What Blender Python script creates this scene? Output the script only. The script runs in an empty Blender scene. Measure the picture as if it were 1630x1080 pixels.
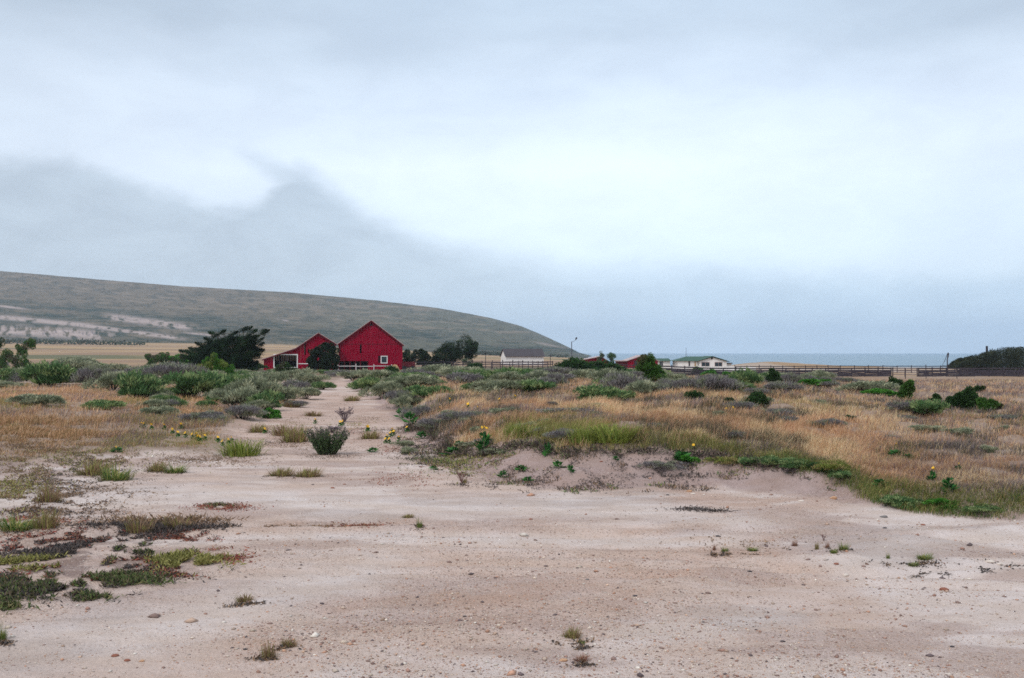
import bpy, math, random
import numpy as np
from mathutils import Vector, noise as mnoise
C = bpy.context.scene.collection
R = math.radians
F = 1585.0            # focal length of the photograph in its own pixels
H = 2.0               # eye height
# ------------------------------------------------------------------ camera
cam_d = bpy.data.cameras.new('camera'); cam = bpy.data.objects.new('camera', cam_d); C.objects.link(cam)
cam_d.sensor_width = 36; cam_d.lens = 35.0; cam_d.clip_start = 0.1; cam_d.clip_end = 60000
cam.location = (0, 0, H); cam.rotation_euler = (R(90 + 0.78), 0, 0)
bpy.context.scene.camera = cam
sc = bpy.context.scene
sc.view_settings.view_transform = 'Standard'; sc.view_settings.look = 'None'
sc.view_settings.exposure = 0.15; sc.view_settings.gamma = 1
sc.cycles.filter_width = 1.6
sc.cycles.max_bounces = 6; sc.cycles.diffuse_bounces = 3; sc.cycles.transparent_max_bounces = 8
sc.cycles.volume_bounces = 1; sc.cycles.use_denoising = False
# ------------------------------------------------------------------ node helpers
class NT:
    def __init__(s, tree): s.t = tree; s.n = tree.nodes; s.l = tree.links
    def add(s, typ, **kw):
        n = s.n.new(typ)
        for k, v in kw.items():
            if k.startswith('_'): n.inputs[k[1:]].default_value = v
            else: setattr(n, k, v)
        return n
    def put(s, sock, v):
        if isinstance(v, (int, float)): sock.default_value = v
        elif isinstance(v, tuple): sock.default_value = v if len(v) == 4 or sock.type == 'VECTOR' else v + (1,)
        else: s.l.new(v, sock)
    def math(s, op, a, b=0.0, c=0.0, clamp=False):
        n = s.add('ShaderNodeMath', operation=op, use_clamp=clamp)
        for i, v in enumerate((a, b, c)): s.put(n.inputs[i], v)
        return n.outputs[0]
    def mix(s, f, a, b, blend='MIX'):
        n = s.add('ShaderNodeMix', data_type='RGBA', blend_type=blend)
        s.put(n.inputs[0], f); s.put(n.inputs[6], a); s.put(n.inputs[7], b)
        return n.outputs[2]
    def smooth(s, v, a, b, lo=0.0, hi=1.0):
        n = s.add('ShaderNodeMapRange', interpolation_type='SMOOTHSTEP')
        for i, q in enumerate((v, a, b, lo, hi)): s.put(n.inputs[i], q)
        return n.outputs[0]
    def noise(s, vec, scale, detail=4, rough=.55, dist=0):
        n = s.add('ShaderNodeTexNoise'); n.inputs['Scale'].default_value = scale; n.inputs['Detail'].default_value = detail
        n.inputs['Roughness'].default_value = rough; n.inputs['Distortion'].default_value = dist
        if vec is not None: s.l.new(vec, n.inputs['Vector'])
        return n.outputs['Fac']
    def mapping(s, vec, scale=(1, 1, 1), rot=(0, 0, 0)):
        n = s.add('ShaderNodeMapping'); n.inputs['Scale'].default_value = scale; n.inputs['Rotation'].default_value = rot
        s.l.new(vec, n.inputs['Vector']); return n.outputs[0]
    def curve(s, v, pts, x0, x1):
        m = s.add('ShaderNodeMapRange'); s.put(m.inputs[0], v); m.inputs[1].default_value = x0; m.inputs[2].default_value = x1
        c = s.add('ShaderNodeFloatCurve'); s.l.new(m.outputs[0], c.inputs[1])
        cv = c.mapping.curves[0]; pts = [((x - x0) / (x1 - x0), y) for x, y in pts]
        cv.points[0].location = pts[0]; cv.points[1].location = pts[-1]
        for p in pts[1:-1]: cv.points.new(*p)
        for p in cv.points: p.handle_type = 'AUTO'
        c.mapping.use_clip = False; c.mapping.update()
        return c.outputs[0]
# ------------------------------------------------------------------ world: sky texture under a fog and cloud deck
SUN_EL, SUN_AZ = 48, 215      # degrees; azimuth from +Y clockwise: sun behind the camera's left
w = bpy.data.worlds.new('World'); sc.world = w; w.use_nodes = True
T = NT(w.node_tree); T.n.clear()
sky = T.add('ShaderNodeTexSky', sky_type='NISHITA', sun_disc=False, sun_elevation=R(SUN_EL), sun_rotation=R(SUN_AZ))
tc = T.add('ShaderNodeTexCoord').outputs['Generated']
sep = T.add('ShaderNodeSeparateXYZ'); T.l.new(tc, sep.inputs[0])
sx, sy, sz = sep.outputs
u = T.math('ARCTAN2', sx, sy); v = T.math('ARCSINE', sz)
def U(px): return math.atan((px - 815) / F)
def V(px, py): return math.atan((563 - py) / F * math.cos(U(px)))
cloudv = T.mapping(tc, (1, 1, 3.2))
n1 = T.noise(cloudv, 2.2, 5, .5, .3); n2 = T.noise(cloudv, 7, 5, .55, .2); n3 = T.noise(T.mapping(tc, (1, 1, 1.6)), 26, 4, .6)
# upper cloud deck, tone by elevation with drifting bands
vd = T.math('ADD', v, T.math('MULTIPLY', T.math('SUBTRACT', n1, .5), .16))
vd = T.math('ADD', vd, T.math('MULTIPLY', T.math('SUBTRACT', n2, .5), .03))
ramp = T.add('ShaderNodeValToRGB'); T.l.new(T.math('MULTIPLY', vd, 1.6), ramp.inputs[0])
el = ramp.color_ramp.elements
stops = [(0.0, (.66, .80, .93)), (.12, (.75, .86, .95)), (.30, (.79, .87, .97)), (.40, (.69, .77, .87)), (.50, (.52, .60, .69)), (.60, (.48, .57, .67)), (.8, (.66, .74, .84)), (1.0, (.72, .78, .86))]
el[0].position, el[0].color = stops[0][0], stops[0][1] + (1,)
el[1].position, el[1].color = stops[-1][0], stops[-1][1] + (1,)
for p, c in stops[1:-1]: e = el.new(p); e.color = c + (1,)
upper = ramp.outputs[0]
lr = T.curve(u, [(-1.2, .80), (U(0), .80), (U(250), .86), (U(850), .99), (U(1300), .96), (U(1630), .87), (1.2, .85)], -1.2, 1.2)
upper = T.mix(1.0, upper, T.add('ShaderNodeCombineColor').outputs[0], 'MULTIPLY')
cc = T.n[-1] if False else [n for n in T.n if n.bl_idname == 'ShaderNodeCombineColor'][-1]
for i in range(3): T.l.new(lr, cc.inputs[i])
# fog bank lying over the hill and thinning towards the sea
edge = T.curve(u, [(-1.2, .24)] + [(U(x), V(x, y)) for x, y in [(0, 252), (110, 263), (200, 292), (300, 320), (375, 330), (415, 318), (450, 284), (478, 272), (515, 290), (565, 328), (640, 370), (740, 404), (860, 420), (1000, 434), (1250, 443), (1630, 447)]] + [(1.2, .07)], -1.2, 1.2)
e2 = T.math('ADD', edge, T.math('MULTIPLY', T.math('SUBTRACT', n3, .5), .018))
e2 = T.math('ADD', e2, T.math('MULTIPLY', T.math('SUBTRACT', n2, .5), .03))
soft = T.curve(u, [(-1.2, .014), (U(0), .014), (U(300), .012), (U(480), .014), (U(620), .020), (U(900), .026), (U(1630), .016), (1.2, .016)], -1.2, 1.2)
bank = T.smooth(T.math('DIVIDE', T.math('SUBTRACT', e2, v), soft), -1, 1)
# the torn wisp above the bank's peak: a soft capsule from (378,243) to (470,292)
ax, ay, bx, by = U(378), V(378, 243), U(478), V(478, 292)
L2 = (bx - ax) ** 2 + (by - ay) ** 2
du = T.math('SUBTRACT', u, ax); dv = T.math('SUBTRACT', v, ay)
tt = T.math('DIVIDE', T.math('ADD', T.math('MULTIPLY', du, bx - ax), T.math('MULTIPLY', dv, by - ay)), L2, clamp=True)
ex = T.math('SUBTRACT', du, T.math('MULTIPLY', tt, bx - ax)); ey = T.math('SUBTRACT', dv, T.math('MULTIPLY', tt, by - ay))
dist = T.math('SQRT', T.math('ADD', T.math('MULTIPLY', ex, ex), T.math('MULTIPLY', ey, ey)))
dist = T.math('ADD', dist, T.math('MULTIPLY', T.math('SUBTRACT', n3, .5), .012))
wisp = T.smooth(T.math('SUBTRACT', dist, T.math('MULTIPLY', tt, .011)), .0115, -.006, 0, 1.0)
wisp = T.math('MULTIPLY', wisp, T.math('ADD', .42, T.math('MULTIPLY', tt, .40)))
bank = T.math('MAXIMUM', bank, wisp)
bankcol = T.mix(T.smooth(u, U(50), U(1500)), (.455, .520, .585), (.51, .62, .72))
bankcol = T.mix(T.smooth(v, .09, .0), bankcol, (.52, .64, .75))
n4 = T.noise(T.mapping(tc, (1, 1, 2.4)), 9, 6, .62, .4)
bankcol = T.mix(1.0, bankcol, T.mix(T.smooth(n4, .3, .7), (.965, .965, .965), (1.035, 1.035, 1.035)), 'MULTIPLY')
bankstr = T.curve(u, [(-1.2, 1), (U(0), 1), (U(420), .97), (U(700), .92), (U(1000), .92), (U(1630), .96), (1.2, .9)], -1.2, 1.2)
col = T.mix(T.math('MULTIPLY', bank, bankstr), upper, bankcol)
col = T.mix(1.0, col, T.mix(T.smooth(n4, .25, .75), (.955, .955, .96), (1.045, 1.045, 1.04)), 'MULTIPLY')
# below the horizon: the ground's own tone
col = T.mix(T.smooth(v, 0, -.02), col, (.30, .33, .36))
col10 = T.mix(1.0, col, (10, 10, 10), 'MULTIPLY')
col10 = T.mix(1.0, col10, (.965, .998, 1.035), 'MULTIPLY')
fin = T.mix(.93, sky.outputs[0], col10)
bg = T.add('ShaderNodeBackground'); T.l.new(fin, bg.inputs[0]); bg.inputs[1].default_value = .119
ow = T.add('ShaderNodeOutputWorld'); T.l.new(bg.outputs[0], ow.inputs[0])
# soft sun through cloud
sd = bpy.data.lights.new('sun', 'SUN'); sd.energy = 1.5; sd.angle = R(18); sd.color = (1, .96, .9)
so = bpy.data.objects.new('sun', sd); C.objects.link(so)
az = R(SUN_AZ); dirv = Vector((math.sin(az) * math.cos(R(SUN_EL)), math.cos(az) * math.cos(R(SUN_EL)), math.sin(R(SUN_EL))))
so.rotation_euler = dirv.to_track_quat('Z', 'Y').to_euler(); so.location = (0, 0, 60)
# ------------------------------------------------------------------ numpy noise
def _h(ix, iy, s):
    n = (ix.astype(np.int64) * 374761393 + iy.astype(np.int64) * 668265263 + s * 974711) & 0xffffffff
    n = ((n ^ (n >> 13)) * 1274126177) & 0xffffffff
    return ((n ^ (n >> 16)) & 0xffff) / 65535.0
def vn(x, y, s=0):
    ix = np.floor(x); iy = np.floor(y); fx = x - ix; fy = y - iy
    fx = fx * fx * (3 - 2 * fx); fy = fy * fy * (3 - 2 * fy)
    a = _h(ix, iy, s); b = _h(ix + 1, iy, s); c = _h(ix, iy + 1, s); d = _h(ix + 1, iy + 1, s)
    return (a + (b - a) * fx) * (1 - fy) + (c + (d - c) * fx) * fy
def fbm(x, y, sc_, oct=4, s=0):
    r = 0; a = .5; tot = 0
    for i in range(oct):
        r = r + a * vn(x * sc_ + 17.3 * i, y * sc_ - 9.1 * i, s + i); tot += a; a *= .5; sc_ *= 2.03
    return r / tot
def ss(a, b, x):
    t = np.clip((x - a) / (b - a), 0, 1); return t * t * (3 - 2 * t)
rng = np.random.default_rng(7); random.seed(7)
# ------------------------------------------------------------------ ground shape
def W(px, py, z=0.0):
    y = F * (H - z) / (py - 563.0); return ((px - 815) / F * y, y)
BASE = [W(*p) for p in [(548, 606), (564, 614), (594, 642), (626, 668), (655, 705), (705, 738), (780, 762), (860, 780), (950, 782), (1050, 776), (1150, 778), (1240, 784), (1340, 796), (1420, 812), (1500, 822), (1630, 830), (1900, 860)]] + [(200, 3), (200, 300), (-37, 300)]
LEFT = [W(*p) for p in [(542, 606), (524, 619), (494, 632), (452, 655), (402, 674), (392, 698), (425, 716), (340, 734), (240, 728), (150, 736), (40, 752), (-300, 770)]] + [(-160, 15), (-160, 300), (-38, 300)]
def sdist(poly, x, y):
    """signed distance to a closed polygon, positive inside"""
    d2 = np.full(x.shape, 1e18); ins = np.zeros(x.shape, bool); n = len(poly)
    for i in range(n):
        x0, y0 = poly[i]; x1, y1 = poly[(i + 1) % n]; ex, ey = x1 - x0, y1 - y0
        t = np.clip(((x - x0) * ex + (y - y0) * ey) / (ex * ex + ey * ey + 1e-9), 0, 1)
        d2 = np.minimum(d2, (x - x0 - t * ex) ** 2 + (y - y0 - t * ey) ** 2)
        c = ((y0 > y) != (y1 > y)) & (x < (x1 - x0) * (y - y0) / (y1 - y0 + 1e-12) + x0); ins ^= c
    return np.where(ins, 1, -1) * np.sqrt(d2)
ZF = ([-3000, -600, 0, 450, 750, 905, 960, 1000, 4000], [14, 14, 13, 9.8, .2, -3.2, -8.5, -9, -9])
RIDGE = ([-4000, -1500, -700, -300, 0, 150, 300, 460, 600, 700, 780, 830, 870, 900, 922, 945, 1000, 4000],
         [425, 405, 408, 420, 433, 446, 458, 467, 480, 492.5, 507.5, 521, 538, 552, 563, 569, 571, 571])
RIDGES = [([(-100, 842), (300, 850), (640, 844), (900, 844), (1050, 850), (1145, 862)], .05, .22), ([(640, 862), (900, 866), (1100, 872), (1300, 884)], -.03, .10), ([(600, 880), (860, 880), (1080, 884), (1250, 900)], -.03, .10),
          ([(1060, 930), (1200, 892), (1330, 884), (1450, 852), (1660, 832)], .045, .25), ([(1180, 925), (1400, 905), (1660, 890)], -.035, .12), ([(1300, 800), (1200, 830), (1100, 838)], .05, .3),
          ([(-50, 985), (350, 960), (560, 905), (760, 880)], -.03, .14), ([(-50, 1040), (420, 1000), (640, 935), (860, 900)], -.03, .14), ([(400, 1075), (700, 1010), (1000, 960), (1300, 940)], .025, .2)]
def gh(x, y, masks=False):
    x = np.asarray(x, float); y = np.asarray(y, float)
    shp = x.shape; x = x.ravel(); y = y.ravel()
    yy = np.maximum(y, 1.0); px = np.clip(815 + F * x / yy, -3000, 4000); d = yy
    z = -0.9 * ss(45, 170, d) - 1.1 * ss(50, 150, d) * ss(880, 1180, px)
    # near sand undulation
    near = ss(140, 30, d)
    z = z + near * (.10 * (fbm(x, y, .12, 3, 5) - .5) + .07 * (fbm(x, y * 1.3, .6, 4, 9) - .5)) + ss(40, 10, d) * (.012 * (fbm(x, y, 4.0, 3, 2) - .5))
    z = z + (1 - near) * .3 * (fbm(x, y, .03, 4, 3) - .5) * ss(250, 120, d)
    wob = (.5 + 1.2 * ss(18, 40, d)) * (fbm(x, y, .8, 3, 21) - .5) + .3 * (fbm(x, y, 3., 2, 22) - .5)
    far = d > 170; m1 = np.full(x.shape, -9.); m2 = np.full(x.shape, -9.)
    q = (~far) & (y > 5)
    m1[q] = sdist(BASE, x[q], y[q]) + wob[q]; m2[q] = sdist(LEFT, x[q], y[q]) + wob[q]
    bh = .24 + .26 * ss(1400, 1020, px); bw = 1.0 + 1.3 * ss(1400, 1050, px)
    up = bh * ss(0, 1, m1 / bw) + .28 * ss(1, 12, m1)
    up = up * (1 + .7 * (fbm(x, y, 1.3, 3, 31) - .5)) + .10 * (fbm(x, y, 3.5, 4, 33) - .5) * ss(-.3, .4, m1) * ss(4, 2, m1)
    lf = .07 * ss(0, .5, m2) + .28 * ss(.5, 9, m2)
    z = z + (up + lf) * ss(88, 36, d)
    # shallow tyre ruts swinging in from the right
    if True:
        rt = np.zeros(x.shape)
        for off in (0, .45, 1.9, 2.4):
            c = 9.2 + off - .018 * (x + 1.5) ** 2
            rt = np.maximum(rt, np.exp(-((y - c) / .11) ** 2))
        z = z - rt * .04 * ss(-4, 0, x) * ss(9, 4, x) * ss(5.5, 7, y) * ss(16, 12, y)
    q = (d < 24) & (d > 4)
    if q.any():
        acc = np.zeros(int(q.sum())); xq, yq = x[q], y[q]; wv = .12 * (fbm(xq, yq, 1.1, 3, 160) - .5)
        for pts, hgt, wdt in RIDGES:
            best = np.full(xq.shape, 1e9)
            for (p0, p1) in zip(pts[:-1], pts[1:]):
                (ax_, ay_), (bx_, by_) = W(*p0), W(*p1); ex, ey = bx_ - ax_, by_ - ay_
                t_ = np.clip(((xq - ax_) * ex + (yq - ay_) * ey) / (ex * ex + ey * ey), 0, 1); best = np.minimum(best, np.hypot(xq - ax_ - t_ * ex, yq - ay_ - t_ * ey))
            acc = acc + hgt * np.exp(-((best + wv) / wdt) ** 2)
        z[q] = z[q] + acc
    # far land rising to the foot of the hill
    zf = np.interp(px, *ZF); t = np.clip((d - 170) / 830, 0, 1)
    zb = z; z = np.where(d > 170, zb + (zf - zb) * t ** 1.35 + ss(200, 500, d) * 1.2 * (fbm(x, y, .008, 3, 8) - .5), z)
    z = z - ss(930, 1000, px) * ss(310, 350, d) * 8
    # low dune by the shore
    dn = np.exp(-((px - 1225) / 62) ** 2 - ((d - 300) / 26) ** 2) * 1.75 + np.exp(-((px - 1330) / 80) ** 2 - ((d - 300) / 26) ** 2) * .55
    z = z + dn * (.8 + .5 * fbm(x, y, .12, 3, 44)) * (d > 170)
    # hill
    k = d > 1000
    if k.any():
        ridge_py = np.interp(px, *RIDGE); e_f = (zf - H) / 1000; e_r = (563 - ridge_py) / F
        t = np.clip((d - 1000) / 1300, 0, 1); s = t ** .8
        e_n = (fbm(x, y, .004, 5, 12) - .5) * .006 * np.sin(np.pi * t) ** .7
        e = e_f + (e_r - e_f) * s + e_n * ss(960, 800, px) + (fbm(x, y, .05, 2, 13) - .5) * .00035
        zh = H + e * d
        zh = np.where(d > 2300, (H + e * 2300) - (d - 2300) * .12, zh)
        zh = np.where(px > 945, np.minimum(zh, -9), zh)
        z = np.where(k, zh, z)
    z = np.where(y < 5, z * ss(1, 5, y), z)
    if masks:
        return z.reshape(shp), m1.reshape(shp), m2.reshape(shp), px.reshape(shp)
    return z.reshape(shp)
def g1(x, y): return float(gh(np.array([x]), np.array([y]))[0])
_ds = np.concatenate([np.arange(3, 60, .05), np.arange(60, 400, .5)])
def G(px, py, far=False):
    """ground point seen at a photo pixel (first meeting from the camera, or the last)"""
    xs = (px - 815) / F * _ds; z = gh(xs, _ds); q = 563 + F * (H - z) / _ds
    i = np.where(q <= py)[0]
    i = i[0] if len(i) else len(_ds) - 1
    return Vector((float(xs[i]), float(_ds[i]), float(z[i])))
# ------------------------------------------------------------------ objects, tags
def tag(o, label=None, cat=None, group=None, kind=None):
    if label: o['label'] = label
    if cat: o['category'] = cat
    if group: o['group'] = group
    if kind: o['kind'] = kind
    return o
def link(name, me, m=None, parent=None):
    o = bpy.data.objects.new(name, me); C.objects.link(o)
    if m is not None and not me.materials: me.materials.append(m)
    if parent: o.parent = parent
    return o
def empty(name, loc, rz=0, **kw):
    o = bpy.data.objects.new(name, None); C.objects.link(o); o.location = loc; o.rotation_euler = (0, 0, rz); o.empty_display_size = .3
    return tag(o, **kw)
def npmesh(name, co, quads=None, tris=None, col=None, smooth=False):
    me = bpy.data.meshes.new(name); co = np.asarray(co, np.float32)
    me.vertices.add(len(co)); me.vertices.foreach_set('co', co.ravel())
    nq = 0 if quads is None else len(quads); nt = 0 if tris is None else len(tris)
    li = []; 
    if nq: li.append(np.asarray(quads, np.int32).ravel())
    if nt: li.append(np.asarray(tris, np.int32).ravel())
    li = np.concatenate(li); me.loops.add(len(li)); me.loops.foreach_set('vertex_index', li)
    st = np.concatenate([np.arange(nq) * 4, nq * 4 + np.arange(nt) * 3]).astype(np.int32)
    me.polygons.add(nq + nt); me.polygons.foreach_set('loop_start', st)
    try: me.polygons.foreach_set('loop_total', np.concatenate([np.full(nq, 4), np.full(nt, 3)]).astype(np.int32))
    except Exception: pass
    if smooth: me.polygons.foreach_set('use_smooth', np.ones(nq + nt, bool))
    if col is not None:
        a = me.color_attributes.new('Col', 'FLOAT_COLOR', 'POINT')
        c = np.ones((len(co), 4), np.float32); c[:, :3] = col; a.data.foreach_set('color', c.ravel())
    me.update(calc_edges=True); me.validate()
    return me
# ------------------------------------------------------------------ materials
def newmat(name):
    m = bpy.data.materials.new(name); m.use_nodes = True; t = NT(m.node_tree)
    b = m.node_tree.nodes['Principled BSDF']; return m, t, b
def vcol_mat(name, rough=.9, var=.35, scale=30, bump=0.0, bscale=60, transl=0.0, mul=1.0, spec=.15):
    m, t, b = newmat(name)
    a = t.add('ShaderNodeAttribute', attribute_name='Col').outputs['Color']
    oc = t.add('ShaderNodeTexCoord').outputs['Object']
    n = t.noise(oc, scale, 4, .6)
    c = t.mix(1.0, a, t.mix(n, (1 - var,) * 3, (1 + var,) * 3), 'MULTIPLY')
    if mul != 1: c = t.mix(1.0, c, (mul,) * 3, 'MULTIPLY')
    t.l.new(c, b.inputs['Base Color']); b.inputs['Roughness'].default_value = rough; b.inputs['Specular IOR Level'].default_value = spec
    if bump:
        bp = t.add('ShaderNodeBump'); bp.inputs['Strength'].default_value = bump; bp.inputs['Distance'].default_value = .02
        t.l.new(t.noise(oc, bscale, 5, .65), bp.inputs['Height']); t.l.new(bp.outputs[0], b.inputs['Normal'])
    if transl:
        tr = t.add('ShaderNodeBsdfTranslucent'); t.l.new(c, tr.inputs[0]); ms = t.add('ShaderNodeMixShader'); ms.inputs[0].default_value = transl
        t.l.new(b.outputs[0], ms.inputs[1]); t.l.new(tr.outputs[0], ms.inputs[2])
        t.l.new(ms.outputs[0], t.n['Material Output'].inputs[0])
    return m
def paint(name, c, rough=.7, var=.2, scale=3.0, grain=(1, 1, 6), bump=.15, c2=None):
    m, t, b = newmat(name)
    oc = t.add('ShaderNodeTexCoord').outputs['Object']
    n = t.noise(t.mapping(oc, grain), scale, 6, .65); n2 = t.noise(oc, scale * .25, 3, .5)
    c2 = c2 or tuple(x * (1 + var) for x in c)
    k = t.mix(t.smooth(n, .35, .65), tuple(x * (1 - var) for x in c), c2)
    k = t.mix(1.0, k, t.mix(n2, (.8,) * 3, (1.2,) * 3), 'MULTIPLY')
    t.l.new(k, b.inputs['Base Color']); b.inputs['Roughness'].default_value = rough; b.inputs['Specular IOR Level'].default_value = .25
    if bump:
        bp = t.add('ShaderNodeBump'); bp.inputs['Strength'].default_value = bump; bp.inputs['Distance'].default_value = .02
        t.l.new(n, bp.inputs['Height']); t.l.new(bp.outputs[0], b.inputs['Normal'])
    return m
M = {}
M['leaf'] = vcol_mat('leaf', .75, .3, 9, transl=.20, mul=1.12)
M['grass'] = vcol_mat('grass_blades', .85, .4, 1.6, transl=.25, mul=1.1)
M['litter'] = vcol_mat('litter', .9, .3, 20)
M['stone'] = vcol_mat('stone', .85, .35, 45, bump=.4, bscale=90)
M['bark'] = paint('bark', (.07, .055, .045), .9, .35, 8, (1, 1, .3))
M['red'] = paint('red_boards', (.23, .0010, .018), .95, .24, 2.2, (4, 4, .35), .3, (.35, .004, .030))
M['red'].node_tree.nodes['Principled BSDF'].inputs['Specular IOR Level'].default_value = .03
M['darkred'] = paint('dark_red_boards', (.10, .004, .010), .75, .3, 2, (3, 3, .4))
M['white'] = paint('white_paint', (.80, .77, .74), .6, .07, 3)
M['offwhite'] = paint('weathered_white', (.55, .50, .49), .7, .12, 3)
M['roofpale'] = paint('pale_metal_roof', (.46, .35, .33), .6, .1, 1.5, (6, .3, 1))
M['roofgrey'] = paint('grey_shingles', (.075, .065, .072), .85, .25, 3, (1, 5, 5))
M['roofgreen'] = paint('green_shingles', (.055, .115, .085), .8, .2, 3, (1, 5, 5))
M['wood'] = paint('weathered_wood', (.045, .036, .046), .9, .35, 5, (1, 1, 1))
M['woodl'] = paint('pale_weathered_wood', (.16, .12, .13), .9, .3, 5, (1, 1, 1))
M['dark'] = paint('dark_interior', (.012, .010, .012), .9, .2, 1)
M['metal'] = paint('galvanised_metal', (.09, .09, .11), .5, .2, 6)
M['straw'] = paint('straw', (.42, .27, .13), .9, .3, 9)
M['tyre'] = paint('rubber', (.02, .02, .022), .8, .2, 9)
m, t, b = newmat('window_glass'); b.inputs['Base Color'].default_value = (.02, .035, .045, 1); b.inputs['Roughness'].default_value = .12; M['glass'] = m
m, t, b = newmat('petals'); t.l.new(t.mix(t.noise(t.add('ShaderNodeTexCoord').outputs['Object'], 40, 2), (.86, .44, .012), (.93, .60, .03)), b.inputs['Base Color']); b.inputs['Roughness'].default_value = .6; M['petal'] = m
# ground
m, t, b = newmat('ground'); M['ground'] = m
a = t.add('ShaderNodeAttribute', attribute_name='Col').outputs['Color']
gm = t.add('ShaderNodeAttribute', attribute_name='Grit').outputs['Fac']
oc = t.add('ShaderNodeTexCoord').outputs['Object']
nf = t.noise(oc, 35, 6, .7); nm = t.noise(oc, 6, 5, .6); nb = t.noise(t.mapping(oc, (1, 2.2, 1)), 1.1, 4, .6)
vor = t.add('ShaderNodeTexVoronoi'); vor.inputs['Scale'].default_value = 42; t.l.new(oc, vor.inputs['Vector'])
vr = t.add('ShaderNodeSeparateColor'); t.l.new(vor.outputs['Color'], vr.inputs[0])
c = t.mix(1.0, a, t.mix(nf, (.76, .75, .74), (1.24, 1.25, 1.26)), 'MULTIPLY')
nff = t.noise(oc, 130, 4, .75); c = t.mix(1.0, c, t.mix(nff, (.72, .71, .70), (1.28, 1.29, 1.30)), 'MULTIPLY')
c = t.mix(1.0, c, t.mix(nm, (.90, .88, .86), (1.10, 1.12, 1.14)), 'MULTIPLY')
c = t.mix(1.0, c, t.mix(t.smooth(nb, .35, .68), (.95, .92, .89), (1.05, 1.07, 1.10)), 'MULTIPLY')
grain = t.math('MULTIPLY', t.smooth(vor.outputs['Distance'], .42, .25), gm)
grc = t.mix(t.smooth(vr.outputs[0], .55, .62), t.mix(t.smooth(vr.outputs[1], .3, .5), (.20, .135, .115), (.40, .27, .19)), (.66, .55, .47))
c = t.mix(t.math('MULTIPLY', grain, t.smooth(vr.outputs[2], .45, .55)), c, grc)
t.l.new(c, b.inputs['Base Color']); b.inputs['Roughness'].default_value = .95; b.inputs['Specular IOR Level'].default_value = .1
bp = t.add('ShaderNodeBump'); bp.inputs['Strength'].default_value = .75; bp.inputs['Distance'].default_value = .03
hsum = t.math('ADD', nf, t.math('MULTIPLY', nm, 1.6)); hsum = t.math('ADD', hsum, t.math('MULTIPLY', grain, .35))
t.l.new(hsum, bp.inputs['Height']); t.l.new(bp.outputs[0], b.inputs['Normal'])
# hill and far land: colours mixed at the mesh, streaked by fine noise
m, t, b = newmat('hill_cover'); M['hill'] = m
a = t.add('ShaderNodeAttribute', attribute_name='Col').outputs['Color']
oc = t.add('ShaderNodeTexCoord').outputs['Object']
s1 = t.noise(t.mapping(oc, (1, 1.1, 4)), .03, 7, .7); s2 = t.noise(oc, .15, 5, .7)
c = t.mix(1.0, a, t.mix(s1, (.48, .50, .52), (1.52, 1.50, 1.48)), 'MULTIPLY')
c = t.mix(1.0, c, t.mix(s2, (.75, .78, .78), (1.25, 1.22, 1.22)), 'MULTIPLY')
t.l.new(c, b.inputs['Base Color']); b.inputs['Roughness'].default_value = .95; b.inputs['Specular IOR Level'].default_value = 0
# sea
m, t, b = newmat('sea_water'); M['sea'] = m
oc = t.add('ShaderNodeTexCoord').outputs['Object']
b.inputs['Base Color'].default_value = (.10, .20, .27, 1); b.inputs['Roughness'].default_value = .35
bp = t.add('ShaderNodeBump'); bp.inputs['Strength'].default_value = .8; bp.inputs['Distance'].default_value = .5
t.l.new(t.noise(t.mapping(oc, (1, 1.6, 1)), .12, 6, .6), bp.inputs['Height']); t.l.new(bp.outputs[0], b.inputs['Normal'])
# ------------------------------------------------------------------ terrain sheet (one polar grid, shared borders)
az_ = np.concatenate([np.linspace(-180, -60, 24, endpoint=False), np.linspace(-60, -29, 60, endpoint=False), np.linspace(-29, 29, 1000, endpoint=False), np.linspace(29, 60, 60, endpoint=False), np.linspace(60, 180, 24, endpoint=False)])
rr = np.concatenate([[.3, 1, 2, 3, 4], np.geomspace(4.6, 60, 620, endpoint=False), np.geomspace(60, 1000, 200, endpoint=False), np.geomspace(1000, 2300, 170, endpoint=False), np.geomspace(2300, 3400, 8)])
A, RR = np.meshgrid(np.radians(az_), rr, indexing='ij')
X = RR * np.sin(A); Y = RR * np.cos(A)
Y0 = np.where(np.cos(A) > 0.45, RR, Y)   # rings are flat in depth inside the view so that bands stay level
X = np.where(np.cos(A) > .45, RR * np.tan(A), X); Y = Y0
Z, M1, M2, PX = gh(X, Y, True)
Z = np.where((Y < 1) & (RR > 600), -9, Z)
na, nr = X.shape
def P_y(z, y): return 563 + F * (H - z) / np.maximum(y, 1)
PY = P_y(Z, Y)
def mixc(a, b, t): return a + (b - a) * t[..., None]
col = np.zeros(X.shape + (3,)); col[:] = (.58, .440, .368)
pat = fbm(X, Y, .22, 4, 50); pat2 = fbm(X, Y * 2.2, .9, 4, 51); pat3 = fbm(X, Y, 2.5, 4, 52)
col = mixc(col, np.array((.66, .555, .500)), ss(.48, .60, pat) * .8)
col = mixc(col, np.array((.42, .30, .255)), ss(.48, .62, pat2) * .6)
grit = np.clip(ss(.42, .58, pat2 * .5 + (1 - pat) * .5) * 1.1, .05, 1)
def swath(pts, wd_, k=1.0):
    yc = np.interp(PX, [p[0] for p in pts], [p[1] for p in pts]); a_ = ss(pts[0][0] - 60, pts[0][0] + 40, PX) * ss(pts[-1][0] + 60, pts[-1][0] - 60, PX)
    return np.clip(np.exp(-(((PY - yc) + 26 * (pat2 - .5)) / wd_) ** 2) * a_ * k, 0, 1)
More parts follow.
